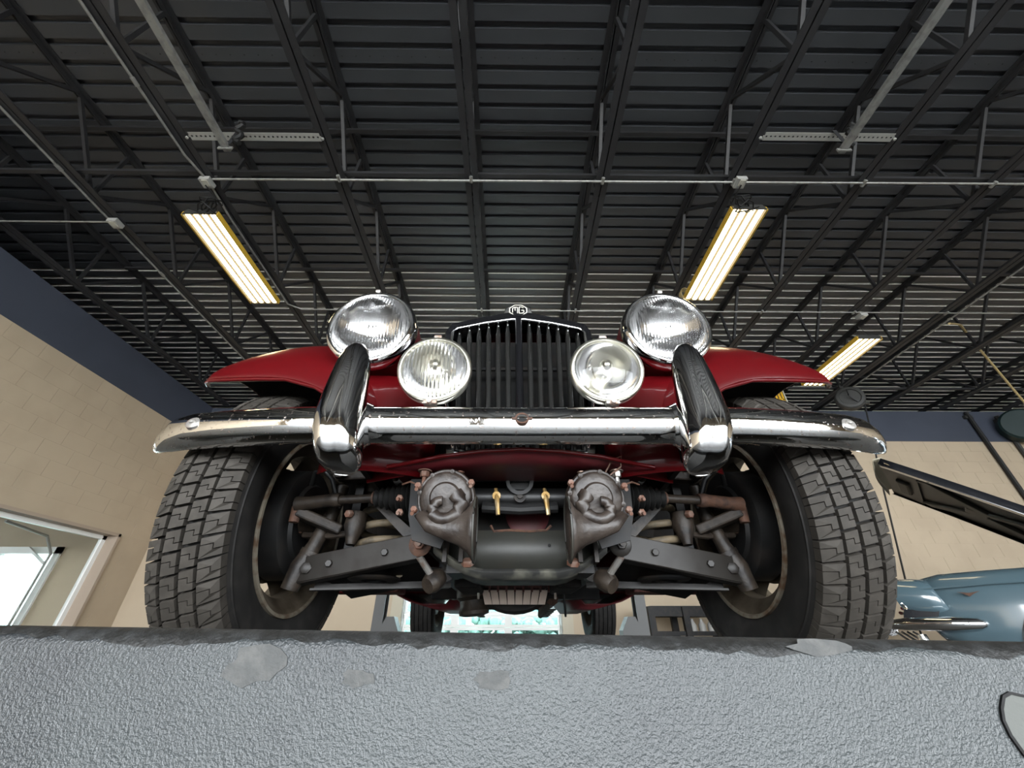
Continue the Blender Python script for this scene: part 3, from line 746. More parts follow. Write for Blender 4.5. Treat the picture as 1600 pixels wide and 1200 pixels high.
# overriders
def overrider(s):
    st = [(531, 740, .640, 5, .008), (531, 736, .625, 20, .020), (529, 724, .610, 30, .034), (527, 703, .600, 35, .040), (527, 678, .598, 37, .042), (530, 652, .600, 37, .041), (537, 622, .603, 35, .037),
          (545, 592, .606, 32, .032), (552, 566, .609, 28, .026), (556, 550, .612, 22, .020), (558, 541, .616, 14, .014), (559, 537, .622, 4, .006)]
    m = MB(); rs = []
    for px, py, y, hw, dp in st:
        c = C(px + 1, py, y); c = Vector((c.x * -s if False else abs(c.x) * s, c.y, c.z)); w = hw * .68 / FPX
        ring = []
        for a in range(36):
            t = 2 * PI * a / 36; ct, st_ = math.cos(t), math.sin(t)
            g = 1 - .16 * max(0, math.cos(t - PI * 1.5)) ** 14 * (1 if 600 < py < 715 else .5 if hw > 25 else 0)
            ring.append(c + Vector((ct * w, st_ * dp * g, 0)))
        rs.append(ring)
    m.rings(rs, True).build('overrider', 'chrome', car, smooth=60)
    # collar hugging the bumper on the inner side
    m = MB(); rs = []
    for dx, k in ((-.026, 1.16), (-.020, 1.30), (-.006, 1.36), (.008, 1.30), (.020, 1.10), (.024, 1.04)):
        xx = s * (.315 - dx * 1.2 - .016)
        p = bump_path(xx)
        rs.append([p + Vector((0, -math.cos(2 * PI * a / 20) * (.032 if math.cos(2 * PI * a / 20) > 0 else .01) * k * 1.05, math.sin(2 * PI * a / 20) * BR * k - (.010 if k > 1.2 else 0) * (1 if math.sin(2 * PI * a / 20) < 0 else 0))) for a in range(20)])
    m.rings(rs, True).build('overrider_collar', 'chrome', car, smooth=60)
both(overrider)

# ---------------------------------------------------------------- fenders
def fender(s):
    cols = [(.30, .735, .34, .60), (.335, .725, .375, .635), (.385, .718, .412, .672), (.45, .727, .455, .692), (.53, .740, .484, .70), (.60, .750, .491, .688), (.66, .760, .496, .668), (.70, .770, .501, .645), (.735, .780, .506, .618), (.756, .795, .510, .598), (.764, .812, .512, .588)]
    rows = []
    for x, yl, zl, zc in cols:
        r = []
        for i in range(13):
            th = PI / 2 * i / 12
            r.append(Vector((s * x, 1.0 - (1.0 - yl) * math.cos(th), zl + (zc - zl) * math.sin(th))))
        for i in range(1, 11):
            u = i / 10
            r.append(Vector((s * x, 1.0 + .75 * u, zc - (zc - .12) * u ** 1.6)))
        rows.append(r)
    MB().grid(rows).build('front_fender', 'red_paint', car, smooth=60, solid=.004, subsurf=1, mat2='underbody_black', faceup=True)
    lip = [r[0] + Vector((0, .004, -.001)) for r in rows[2:]]
    MB().tube(lip, .0048, 8).build('fender_bead', 'red_paint', car, smooth=60)
    # dark inner wheel arch and splash panel
    g = [[Vector((s * x, r[k].y + .03, r[k].z - .035)) for k in range(3, 22)] for (x, *_), r in zip(cols[1:5], rows[1:5])]
    MB().grid(g).build('wheel_arch_liner', 'underbody_black', car, smooth=60, solid=.003)
    MB().box((s * .285, 1.36, .38), (.01, .52, .46)).build('splash_panel', 'red_pinkish', car, smooth=0)
    # red valance between fender and grille, bending round under the headlamp
    g = []
    for x, yo in ((.405, .02), (.38, .0), (.34, -.005), (.30, .0), (.26, .012), (.22, .030), (.185, .055)):
        g.append([Vector((s * x, .735 + yo + .05 * (1 - k / 6) ** 2 * 0 + .02 * (k / 6) ** 2, .265 + (.505 - .265 - (x - .185) * .05) * k / 6)) for k in range(7)])
    MB().grid(g).build('fender_valance', 'red_paint', car, smooth=60, solid=.004)
both(fender)

# ---------------------------------------------------------------- headlamps in their red pods
def headlamp(s):
    o = Vector((s * .346, .700, .600)); ax = Vector((s * .03, -1, -.06))
    MB().lathe([(-.36, .008), (-.33, .03), (-.25, .062), (-.15, .088), (-.06, .1005), (-.015, .102)], o, ax, 44).build('headlamp_pod', 'red_paint', car, smooth=60)
    rim = MB().lathe([(-.030, .1015), (-.022, .1045), (-.004, .1045), (.006, .1015), (.010, .0965), (.009, .0915), (.003, .0895), (-.004, .0895)], o, ax, 56).build('headlamp_rim', 'chrome', car, smooth=60)
    MB().lathe([(-.002, .0895), (.006, .0885), (.016, .080), (.024, .062), (.029, .04), (.031, .018), (.0315, 0)], o, ax, 48).build('headlamp_lens', 'lens_headlamp', car, smooth=60, facedir=ax)
    MB().lathe([(-.003, .0885), (-.012, .083), (-.032, .066), (-.046, .044), (-.054, .02), (-.055, 0)], o, ax, 48).build('headlamp_reflector', 'lamp_mirror', car, smooth=60)
    MB().lathe([(-.05, .008), (-.02, .011), (-.012, .009), (-.010, 0)], o, ax, 14).build('headlamp_bulb', 'lens_clear', car)
    MB().box(o + Vector((0, -.004, .106)), (.012, .02, .008)).build('rim_clip', 'bare_steel', car, smooth=0, bevel=.002)
both(headlamp)

# ---------------------------------------------------------------- fog lamps
def foglamp(s):
    fl = thing if False else None
    o = Vector((s * .172, .645, .443)); ax = Vector((-s * .02, -1, -.10))
    body = MB().lathe([(-.075, .0), (-.072, .02), (-.055, .045), (-.025, .062), (-.008, .068)], o, ax, 36).build('fog_lamp_shell', 'black_gloss', car, smooth=60)
    MB().lathe([(-.012, .069), (-.010, .0735), (.004, .074), (.009, .071), (.009, .066), (.004, .0635), (.0, .0635)], o, ax, 48).build('fog_lamp_rim', 'nickel_rim', car, smooth=60)
    MB().lathe([(.002, .0635), (.007, .061), (.013, .048), (.017, .03), (.018, 0)], o, ax, 40).build('fog_lamp_lens', 'lens_fluted' if s < 0 else 'lens_clear', car, smooth=60, facedir=ax)
    MB().lathe([(.0, .0632), (-.012, .056), (-.028, .041), (-.038, .024), (-.042, 0)], o, ax, 40).build('fog_lamp_reflector', 'lamp_mirror', car, smooth=60)
    MB().lathe([(-.04, .006), (-.012, .007), (-.010, .0115), (.002, .0125), (.009, .010), (.012, .004), (.0125, 0)], o + Vector((0, 0, .008)), ax, 20).build('bulb_shield', 'nickel_rim', car, smooth=60)
    for sg in (-1, 1):
        MB().box(o + Vector((0, -.004 + .0, sg * .077 + (.0 if sg > 0 else -.002))), (.026 if sg < 0 else .016, .014, .008)).build('rim_clip', 'bare_steel', car, smooth=0, bevel=.002)
    MB().lathe([(0, 0), (0, .005), (.010, .005), (.010, 0)], o + Vector((0, -.008, -.080)), (0, -1, 0), 8).build('clip_screw', 'bare_steel', car)
    MB().bar(o + Vector((0, .03, -.05)), (o.x, .70, .345), .022, .006, (0, 1, 0)).build('fog_lamp_bracket', 'frame_black', car, smooth=0)
both(foglamp)
MB().tube([(-.24, .705, .342), (-.12, .70, .345), (.12, .70, .345), (.24, .705, .342)], .008, 8).build('badge_bar', 'chrome', car)

# ---------------------------------------------------------------- grille
def gy(z): return .735 + (z - .33) * .16
def gp(x, z, dy=0): return Vector((x, gy(z) + dy - .0 * abs(x), z))
outer = [(-.150, .30), (-.178, .42), (-.190, .60), (-.192, .665), (-.180, .695), (-.10, .722), (-.03, .742), (.03, .742), (.10, .722), (.180, .695), (.192, .665), (.190, .60), (.178, .42), (.150, .30)]
inner = [(-.135, .31), (-.160, .42), (-.170, .60), (-.171, .655), (-.162, .674), (-.09, .694), (-.02, .709), (.02, .709), (.09, .694), (.162, .674), (.171, .655), (.170, .60), (.160, .42), (.135, .31)]
m = MB(); m.rings([[gp(x, z, dy) for x, z in L_] for L_, dy in ((outer, .16), (outer, .006), ([(a[0] * .985, a[1] - .002) for a in outer], 0), (inner, 0), (inner, .05))], False)
m.build('grille_shell', 'black_gloss', car, smooth=30)
MB().tube([gp(x, z, -.002) for x, z in inner], .0042, 8).build('grille_trim', 'chrome', car, smooth=60)
for s in (-1, 1):
    for i in range(6):
        f_ = (i + .75) / 6.35
        xt, xb = s * (.010 + .160 * f_), s * (.008 + .132 * f_)
        zt = .706 - .035 * f_ - (.012 if i == 5 else 0)
        rows = []
        for k in range(9):
            u = k / 8; z = zt + (.305 - zt) * u; x = xt + (xb - xt) * u
            w = .0072 if k else .004; c = gp(x, z, .004 + (.010 if k == 0 else 0))
            rows.append([c + Vector((w * math.cos(t), -.011 * math.sin(t) if math.sin(t) > 0 else .026 * -math.sin(t), 0)) for t in [2 * PI * q / 10 for q in range(10)]])
        MB().rings(rows, True).build('grille_slat', 'grille_black', car, smooth=50)
        MB().tube([r[2] + Vector((0, -.0006, 0)) for r in rows[:4]], .0012, 5).build('slat_edge', 'chrome', car)
MB().tube([gp(0, .712, -.002), gp(0, .60, -.004), gp(0, .45, -.004), gp(0, .30, -.002)], .0095, 10).build('center_bar', 'black_gloss', car, smooth=60)
MB().prism([(-.16, 0), (.16, 0), (.16, .36), (-.16, .36)], (0, .80, .31), (1, 0, 0), (0, .12, 1), (0, 1, 0), .04).build('radiator_core', 'underbody_black', car, smooth=0)
MB().tube([(-.165, .79, .545), (.165, .79, .545)], .006, 6).build('radiator_stay', 'frame_black', car)
MB().tube([(-.132, .735, .302), (-.06, .728, .292), (.06, .728, .292), (.132, .735, .302)], .007, 8).build('grille_bottom_trim', 'chrome', car)
# filler cap with octagonal badge
bc = gp(0, .745, -.006)
def octo(r, o=0): return [(r * math.cos(PI / 8 + k * PI / 4) * 1.25, r * math.sin(PI / 8 + k * PI / 4)) for k in range(8)]
MB().prism([(-.040, -.024), (.040, -.024), (.043, .0), (.034, .022), (.02, .030), (-.02, .030), (-.034, .022), (-.043, 0)], bc + Vector((0, .07, -.004)), (1, 0, 0), (0, 0, 1), (0, -1, 0), .062).build('radiator_cap', 'chrome', car, smooth=30, bevel=.004)
badge = MB().prism(octo(.0215), bc + Vector((0, .010, .002)), (1, 0, 0), (0, .1, 1), (0, -1, 0), .006).build('badge', 'black_gloss', car, smooth=0)
m = MB(); po, pi_ = octo(.0215), octo(.0190); B0 = bc + Vector((0, .0035, .002))
m.rings([[B0 + Vector((x, -d, z)) for x, z in L_] for L_, d in ((po, 0), (po, .001), (pi_, .001), (pi_, 0))], False, True).build('badge_ring', 'headlamp_white', badge, smooth=0)
def strokes(name, segs, w):
    m = MB()
    for (xa, za), (xb, zb) in segs:
        m.bar(B0 + Vector((xa, -.0008, za)), B0 + Vector((xb, -.0008, zb)), .0016, w, (0, 0, 1) if abs(xb - xa) > abs(zb - za) else (1, 0, 0))
    m.build(name, 'headlamp_white', badge, smooth=0)
W_ = .0026
strokes('badge_letter', [((-.0155, -.0085), (-.0155, .0065)), ((-.0155, .0065), (-.0105, .0105)), ((-.0105, .0105), (-.002, .0105)), ((-.0085, -.002), (-.0085, .0105)), ((-.002, -.0115), (-.002, .0105))], W_)
strokes('badge_letter', [((.014, .0085), (.010, .0115)), ((.010, .0115), (.0025, .0115)), ((.0025, .0115), (.0025, -.0115)), ((.0025, -.0115), (.0105, -.0115)), ((.0105, -.0115), (.0155, -.0075)), ((.0155, -.0075), (.0155, -.0005)), ((.0155, -.0005), (.0085, -.0005))], W_)
octn = None
# bonnet, cowl and tub behind the grille
rs = []
for y, hw, zt, zb in ((.86, .185, .735, .34), (1.1, .22, .755, .30), (1.4, .28, .775, .28), (1.7, .36, .79, .22)):
    rs.append([Vector((-hw, y, zb)), Vector((-hw, y, zt - .07)), Vector((-hw * .82, y, zt - .02)), Vector((0, y, zt)), Vector((hw * .82, y, zt - .02)), Vector((hw, y, zt - .07)), Vector((hw, y, zb))])
MB().grid(rs).build('bonnet', 'red_paint', car, smooth=30, solid=.004)
rs = []
for y, hw, zt in ((1.7, .37, .79), (1.85, .50, .80), (2.4, .54, .68), (3.0, .54, .66), (3.7, .50, .62), (3.95, .46, .50)):
    rs.append([Vector((-hw, y, .16)), Vector((-hw, y, zt - .05)), Vector((-hw * .95, y, zt)), Vector((hw * .95, y, zt)), Vector((hw, y, zt - .05)), Vector((hw, y, .16))])
MB().rings(rs, True).build('body_tub', 'red_paint', car, smooth=30)
MB().prism([(-.5, 0), (.5, 0), (.47, .30), (-.47, .30)], (0, 1.86, .80), (1, 0, 0), (0, .3, 1), (0, 1, 0), .008).build('windscreen', 'lens_clear', car, smooth=0)

# ---------------------------------------------------------------- red apron below the bumper
fr = [(.0, 702, .675), (.07, 705, .682), (.15, 713, .70), (.22, 724, .725), (.262, 730, .735)]
top = []; 
for x, py, y in fr: z = pY(812, py, y).z; top.append((x, y, z))
rows = []
pts = [(-x, y, z) for x, y, z in reversed(top[1:])] + top
bk = []
for x, y, z in pts: bk.append((x * .96, .835 - .02 * abs(x), z - .006 + .02 * abs(x)))
MB().grid([[Vector(p) for p in pts], [Vector(p) + Vector((0, .05, .004 - .012 * math.cos(p[0] * 6))) for p in pts], [Vector(p) for p in bk]]).build('apron', 'red_pinkish', car, smooth=60, solid=.003)
MB().tube(pts, .0042, 8).build('apron_lip', 'red_paint', car, smooth=60)
def apron_side(s):
    MB().grid([[Vector((s * .205, .79, .36)), Vector((s * .335, .80, .37))], [Vector((s * .235, .765, .265)), Vector((s * .32, .80, .262))]]).build('apron_side', 'red_paint', car, smooth=30, solid=.003)
    for px, py, r in ((664, 736, .010), (719, 738, .006)):
        q = C(px, py, .745); q.x = abs(q.x) * s
        m = MB(); hexbolt(m, q, r * .9, .012, (0, 0, -1)); m.lathe([(.012, .0042), (.032 if r > .008 else .016, .0042), (.032 if r > .008 else .016, 0)], q, (0, 0, -1), 8); m.lathe([(0, 0), (-.001, r * 1.35), (.001, r * 1.35), (.001, 0)], q, (0, 0, -1), 14)
        m.build('apron_bolt', 'rust_bolt' if s < 0 else 'bare_steel', car)
both(apron_side)

# ---------------------------------------------------------------- horns
def horn(s):
    o = Vector((s * .142, .745, .214)); ax = Vector((0, -1, -.22))
    MB().lathe([(-.09, .0), (-.09, .045), (-.03, .054), (.0, .0555), (.006, .053), (.006, .050), (.010, .049), (.014, .044), (.016, .030), (.022, .026), (.024, .0)], o, ax, 40).build('horn_body', 'horn_grimy', car, smooth=45)
    f = MB()
    a_ = ax.normalized(); ux = a_.cross(Vector((0, 0, 1))).normalized(); uy = ux.cross(a_)
    for k in range(8):
        t = 2 * PI * k / 8 + .2
        f.bar(o + a_ * .012 + (ux * math.cos(t) + uy * math.sin(t)) * .030, o + a_ * .009 + (ux * math.cos(t) + uy * math.sin(t)) * .050, .003, .004, a_)
        f.lathe([(0, .0045), (.005, .0045), (.006, 0)], o + a_ * .006 + (ux * math.cos(t) + uy * math.sin(t)) * .0505, a_, 8)
    f.build('horn_ribs', 'horn_grimy', car, smooth=0)
    # spiral throat leading into the flared bell that points inboard
    cs = o + a_ * .028 + Vector((0, 0, -.018)); path = []; rad = []
    for k in range(17):
        t = PI * .55 + k * PI * 1.75 / 16; rr = .012 + .018 * k / 16
        path.append(cs + Vector((-s * rr * math.cos(t) * 1.15, -.002, rr * math.sin(t)))); rad.append(.0085 + .006 * k / 16)
    MB().tube(path, rad, 12).build('horn_scroll', 'horn_grimy', car, smooth=60)
    P = [o + a_ * .018 + Vector((s * .042, 0, -.028)), o + a_ * .022 + Vector((s * .022, 0, -.047)), o + a_ * .022 + Vector((-s * .005, 0, -.054)), o + a_ * .020 + Vector((-s * .030, 0, -.056)), o + a_ * .016 + Vector((-s * .048, 0, -.056)), o + a_ * .014 + Vector((-s * .058, 0, -.055))]
    m = MB(); rs = []
    for p, r, n_ in zip(P, (.011, .014, .018, .026, .040, .056), ((-.5, -1), (-.8, -.5), (-1, -.1), (-1, 0), (-1, 0), (-1, 0))):
        n_ = Vector((s * n_[0], 0, n_[1])).normalized(); u_ = Vector((0, 1, 0)); w_ = n_.cross(u_)
        rs.append([p + u_ * math.cos(2 * PI * k / 24) * r * .8 + w_ * math.sin(2 * PI * k / 24) * r for k in range(24)])
    m.rings(rs, False).build('horn_bell', 'horn_grimy', car, smooth=60, solid=.002)
    MB().tube(rs[-1], .0022, 6, closed=True).build('bell_rim', 'cross_grey', car)
    # terminals and little screws
    for dx, dz, mt in ((.052, .018, 'rust_bolt'), (.054, -.026, 'rust_bolt'), (-.048, .024, 'rust_bolt')):
        q = o + Vector((s * dx, -.016, dz)); mb = MB(); hexbolt(mb, q, .0065, .010); mb.lathe([(.01, .0035), (.02, .0035), (.02, 0)], q, (0, -1, -.6), 8); mb.build('terminal', mt, car)
    MB().tube([o + Vector((s * .052, -.02, .020)), o + Vector((s * .068, -.02, .026)), o + Vector((s * .085, -.01, .024))], .0018, 6).build('horn_wire', 'rust', car)
    # mounting plate on the frame horn
    q = [(.172, .262), (.222, .262), (.218, .19), (.205, .145), (.150, .130), (.140, .16), (.185, .20)]
    MB().prism([(s * a, b) for a, b in q], (0, .775, 0), (1, 0, 0), (0, 0, 1), (0, 1, 0), .006).build('horn_bracket', 'frame_black', car, smooth=0)
    for px, py in ((624, 778), (624, 800)):
        c = C(px, py, .77); mb = MB(); hexbolt(mb, (s * abs(c.x), .775, c.z), .007, .008); mb.lathe([(0, .003), (.02, .003), (.02, 0)], (s * abs(c.x), .775, c.z), (0, -1, -.3), 8); mb.build('bracket_bolt', 'rust_bolt', car)
both(horn)
MB().tube([(.165, .735, .262), (.178, .72, .283), (.195, .715, .288), (.192, .72, .268), (.172, .73, .255)], .0016, 6).build('loose_wire', 'rust_bolt', car)

# ---------------------------------------------------------------- steering rack between the horns
MB().tube([(-.25, .865, .250), (.25, .865, .250)], .021, 16).build('rack_tube', 'hose_black', car, smooth=60)
MB().tube([(-.08, .85, .226), (0, .845, .220), (.08, .85, .226)], .012, 10).build('water_hose', 'hose_black', car)
MB().lathe([(-.03, .0), (-.03, .028), (.0, .030), (.0, .022), (-.02, .020), (-.02, 0)], (0, .83, .277), (0, -1, 0), 24).build('crank_dog', 'hose_black', car)
MB().lathe([(0, .013), (.006, .013), (.006, .006), (.012, .006), (.012, 0)], (0, .845, .246), (0, -1, 0), 16).build('rack_plug', 'cast_grimy', car)
MB().tube([(-.12, .84, .282), (.12, .84, .282)], .004, 6).build('cross_stay', 'frame_black', car)
for x in (-.052, .053):
    m = MB().tube([(x, .836, .262), (x + .003, .834, .238), (x + .006, .832, .205)], [.004, .006, .0045], 8)
    m.lathe([(-.003, .009), (.003, .009)], (x + .002, .834, .246), (0, -1, -.3), 12, True).build('drain_tap', 'brass', car)
MB().lathe([(0, .05), (.01, .052), (.012, .045), (.012, 0)], (.02, .95, .235), (0, -1, 0), 28).build('crank_pulley', 'red_pinkish', car)
def steering(s):
    prof = []
    n = 7
    for i in range(n):
        r = .038 - .018 * i / (n - 1)
        prof += [(i * .0125, r * .72), (i * .0125 + .006, r)]
    MB().lathe(prof + [(n * .0125, .010)], (s * .232, .855, .248), (s, 0, -.02), 28).build('rack_boot', 'boot_rubber', car, smooth=50)
    MB().tube([(s * .31, .855, .247), (s * .40, .868, .246)], .0095, 12).build('tie_rod', 'cast_grimy', car, smooth=60)
    MB().tube([(s * .312, .855, .247), (s * .320, .856, .247)], .014, 12).build('boot_clip', 'rust', car)
    MB().tube([(s * .395, .867, .246), (s * .40, .868, .246), (s * .41, .869, .246), (s * .418, .870, .246), (s * .47, .878, .242), (s * .495, .882, .240)], [.013, .0155, .0155, .0135, .0145, .018], 12).build('tie_rod_end', 'rust' if s > 0 else 'cast_grimy', car, smooth=60)
    MB().bar((s * .495, .885, .225), (s * .41, .935, .195), .03, .022).build('steering_arm', 'cast_grimy', car, smooth=0, bevel=.004)
    MB().lathe([(-.02, .010), (.012, .012), (.02, .008), (.02, 0)], (s * .495, .885, .222), (0, 0, 1), 14).build('ball_joint', 'rust', car)
both(steering)

# ---------------------------------------------------------------- suspension
def susp(s):
    A = Vector((s * .208, .862, .150)); B = Vector((s * .475, .925, .112))
    d = (B - A).normalized()
    # front arm of the lower wishbone: pressed channel with flanges
    m = MB(); m.bar(A, B + d * .012, .006, .050); 
    m.bar(A + Vector((0, .016, .024)), B + d * .012 + Vector((0, .016, .020)), .032, .004)
    m.bar(A + Vector((0, .016, -.024)), B + d * .012 + Vector((0, .016, -.026)), .032, .004)
    m.build('lower_arm', 'arm_grey', car, smooth=0, bevel=.0015)
    for k, r in ((.93, .012), (.74, .0075), (.28, .0075)):
        q = A.lerp(B, k) + Vector((0, -.004, 0)); mb = MB(); hexbolt(mb, q, r, .007, (-.2 * s, -1, 0)); mb.build('arm_bolt', 'arm_grey', car)
    q = A + Vector((-s * .004, -.012, 0))
    MB().lathe([(-.03, .016), (-.006, .020), (-.002, .0225), (.006, .0225), (.009, .018), (.009, 0)], q, (-.12 * s, -1, -.1), 28).build('pivot_washer', 'rust' if s < 0 else 'arm_grey', car, smooth=40)
    mb = MB(); hexbolt(mb, q + Vector((0, -.009, 0)), .011, .008, (0, -1, -.1)); mb.lathe([(.008, .005), (.013, .005), (.013, 0)], q + Vector((0, -.009, 0)), (0, -1, -.1), 10); mb.build('pivot_nut', 'rust_bolt' if s < 0 else 'cast_grimy', car)
    # rear arm, spring pan
    A2 = Vector((s * .165, 1.06, .112)); B2 = Vector((s * .46, .985, .100))
    m = MB(); m.bar(A2, B2, .006, .046); m.bar(A2 + Vector((0, -.014, -.022)), B2 + Vector((0, -.014, -.022)), .030, .004); m.build('lower_arm', 'arm_grey', car, smooth=0)
    pn = [Vector((s * .225, .88, .135)), Vector((s * .43, .925, .104)), Vector((s * .42, .99, .094)), Vector((s * .21, 1.06, .100))]
    MB().prism([(0, 0), (1, 0), (1, 1), (0, 1)], pn[0], pn[1] - pn[0], pn[3] - pn[0], Vector((0, 0, 1)), .004).build('spring_pan', 'frame_black', car, smooth=0)
    MB().lathe([(0, .055), (.004, .058), (.008, .052), (.008, .030), (.002, .028)], (s * .325, .975, .103), (0, 0, -1), 28).build('spring_seat', 'frame_black', car)
    MB().lathe([(0, .014), (.05, .017), (.05, .012)], A2 + Vector((0, -.03, 0)), (0, -1, 0), 16, True).build('rear_pivot', 'cast_grimy', car)
    MB().tube([A + Vector((-s * .004, -.01, -.022)), A + Vector((-s * .026, .02, -.052))], .007, 10).build('anti_roll_link', 'bare_steel', car)
    MB().lathe([(-.02, .016), (-.008, .021), (.008, .021), (.02, .016)], A + Vector((-s * .032, .03, -.062)), (s * .5, -.6, -.5), 18, True).build('anti_roll_bush', 'cast_grimy', car)
    # coil spring
    path = []
    for i in range(0, 4 * 20 + 1):
        t = 2 * PI * i / 20; path.append(Vector((s * .325 + .052 * math.cos(t), .985 + .052 * math.sin(t), .112 + i / 20 * .036)))
    MB().tube(path, .0085, 8).build('coil_spring', 'spring_tan', car, smooth=60)
    # frame tower plate sloping over the spring
    MB().prism([(s * .205, .165), (s * .33, .262), (s * .345, .256), (s * .225, .150)], (0, .90, 0), (1, 0, 0), (0, 0, 1), (0, 1, 0), .045).build('tower_plate', 'cast_grimy', car, smooth=0)
    MB().box((s * .19, .95, .30), (.11, .18, .16)).build('frame_rail', 'frame_black', car, smooth=0)
    MB().box((s * .35, 1.06, .35), (.13, .14, .10)).build('shock_absorber', 'cast_grimy', car, smooth=0, bevel=.01)
    MB().bar((s * .30, .93, .325), (s * .445, .955, .325), .035, .022).build('upper_arm', 'cast_grimy', car, smooth=0, bevel=.004)
    for x, r in ((.345, .012), (.435, .014)):
        mb = MB(); hexbolt(mb, (s * x, .925, .325), r, .014); mb.build('upper_arm_bolt', 'cast_grimy', car)
    # kingpin and trunnions
    MB().tube([Vector((s * .452, .965, .335)), Vector((s * .437, .955, .30)), Vector((s * .445, .950, .235)), Vector((s * .462, .94, .165)), Vector((s * .478, .935, .12)), Vector((s * .49, .935, .075))], [.020, .017, .016, .016, .022, .018], 14).build('king_pin', 'cast_grimy', car, smooth=60)
    MB().tube([Vector((s * .462, .94, .152)), Vector((s * .466, .94, .142))], .025, 16).build('trunnion_collar', 'cast_grimy', car)
    MB().tube([Vector((s * .445, .95, .225)), Vector((s * .53, .99, .225))], [.022, .034], 14).build('stub_axle', 'cast_grimy', car, smooth=60)
    MB().bar((s * .40, 1.0, .33), (s * .395, .99, .12), .02, .05).build('bump_bracket', 'frame_black', car, smooth=0)
    MB().lathe([(0, .022), (.03, .024), (.055, .014), (.07, .010), (.07, 0)], (s * .375, .93, .232), (0, -.1, -1), 16).build('bump_stop', 'cast_grimy', car, smooth=50)
    mb = MB(); hexbolt(mb, (s * .382, .905, .225), .009, .012, (s * .3, -1, -.2)); mb.build('bump_stop_bolt', 'rust_bolt', car)
    MB().tube([(s * .372, .93, .19), (s * .43, .94, .185), (s * .50, .955, .19)], .007, 8).build('brake_pipe', 'cast_grimy', car)
    hp = [Vector((s * .50, .93, .30)), Vector((s * .49, .91, .325)), Vector((s * .47, .91, .33)), Vector((s * .45, .92, .31)), Vector((s * .43, .95, .25))]
    MB().tube(hp, .006, 8).build('brake_hose', 'hose_black', car, smooth=60)
both(susp)

# ---------------------------------------------------------------- front crossmember
rs = []
for i in range(15):
    x = -.175 + .35 * i / 14; u = abs(x) / .175
    zt = .180 if abs(x) < .09 else .180 - .0 * u
    zb = .098 + .045 * max(0, (u - .45) / .55) ** 1.5
    rs.append((x, zt, zb))
MB().grid([[Vector((x, .86, zt)) for x, zt, zb in rs], [Vector((x, .862, zb + .008)) for x, zt, zb in rs]]).build('crossmember', 'cross_grey', car, smooth=30, solid=.005)
MB().grid([[Vector((x, .846, zb + .006)) for x, zt, zb in rs], [Vector((x, .842, zb)) for x, zt, zb in rs], [Vector((x, .848, zb - .007)) for x, zt, zb in rs], [Vector((x, .95, zb - .012)) for x, zt, zb in rs]]).build('crossmember_flange', 'edge_tone', car, smooth=50, solid=.003)
MB().box((0, .92, .135), (.30, .10, .07)).build('crossmember_box', 'frame_black', car, smooth=0)
MB().tube([(-.062, .860, .19), (-.055, .858, .178), (-.02, .858, .180), (.02, .858, .178), (.055, .858, .180), (.066, .860, .19)], .0028, 6).build('crossmember_top_edge', 'rust', car)
MB().lathe([(0, .0035), (.001, 0)], (.060, .8565, .150), (0, -1, 0), 10).build('drain_hole', 'underbody_black', car)
for s in (-1, 1):
    for x in (.118, .150): MB().box((s * x, .845, .150), (.008, .03, .07)).build('gusset', 'cast_grimy', car, smooth=0)
    mb = MB(); hexbolt(mb, (s * .105, .845, .112), .013, .010, (0, -.6, 1)); mb.build('mount_nut', 'rust_bolt', car)
MB().box((0, 1.02, .30), (.26, .05, .30)).build('engine_front', 'underbody_black', car, smooth=0, bevel=.01)

# ---------------------------------------------------------------- engine sump and the rest of the underside
SY = 1.42
xw = (C(857, 920, SY).x - C(752, 920, SY).x) / 2
zA, zB, zC = C(800, 903, SY).z, C(800, 922, SY).z, C(800, 944, SY).z
xo = (C(857, 920, SY).x + C(752, 920, SY).x) / 2
MB().box((xo, SY + .14, (zA + zB) / 2 + .03), (xw * 2, .26, zA - zB + .05)).build('oil_sump', 'sump_red', car, smooth=0, bevel=.01)
nf = 8
for i in range(nf + 1):
    x = xo - xw + 2 * xw * i / nf
    MB().box((x, SY - .004, (zA + zB) / 2 + .004), (.006, .02, zA - zB + .02)).build('sump_rib', 'sump_red', car, smooth=0)
    if i < nf:
        x2 = x + xw / nf
        MB().prism([(-.42 * 2 * xw / nf, 0), (.42 * 2 * xw / nf, 0), (.42 * 2 * xw / nf, -(zB - zC)), (-.42 * 2 * xw / nf, -(zB - zC))], (x2, SY + .002, zB), (1, 0, 0), (.25 * (i - 3.5) / 3.5, -.3, 1), (0, 1, 0), .01).build('sump_fin', 'sump_fin', car, smooth=0)
rs = []
for y, f_ in ((1.55, .94), (1.60, 1.0), (1.95, .8)):
    rs.append([Vector((xo - .165 * f_ * math.cos(PI * k / 16), y, .19 - .140 * f_ * math.sin(PI * k / 16))) for k in range(17)])
MB().rings(rs, True).build('bell_housing', 'underbody_black', car, smooth=40)
for s in (-1, 1):
    MB().box((s * .14, 1.30, .135), (.07, .22, .07)).build('engine_mount', 'underbody_black', car, smooth=0, bevel=.008)
    MB().tube([(s * .112, 1.33, .165), (s * .116, 1.34, .12), (s * .118, 1.36, .085)], .0035, 6).build('engine_stud', 'bare_steel', car)
q = C(738, 966, 1.48)
MB().lathe([(-.06, .055), (.0, .055), (.01, .045), (.028, .044), (.04, .05), (.05, .048), (.055, .03), (.055, 0)], q + Vector((0, 0, .06)), (.1, 0, -1), 20).build('gearbox_drain', 'cast_grimy', car, smooth=30)
MB().box((0, 2.0, .16), (.30, .9, .12)).build('gearbox', 'underbody_black', car, smooth=0, bevel=.02)
MB().box((0, 1.3, .24), (.46, .7, .16)).build('engine_block', 'underbody_black', car, smooth=0, bevel=.02)
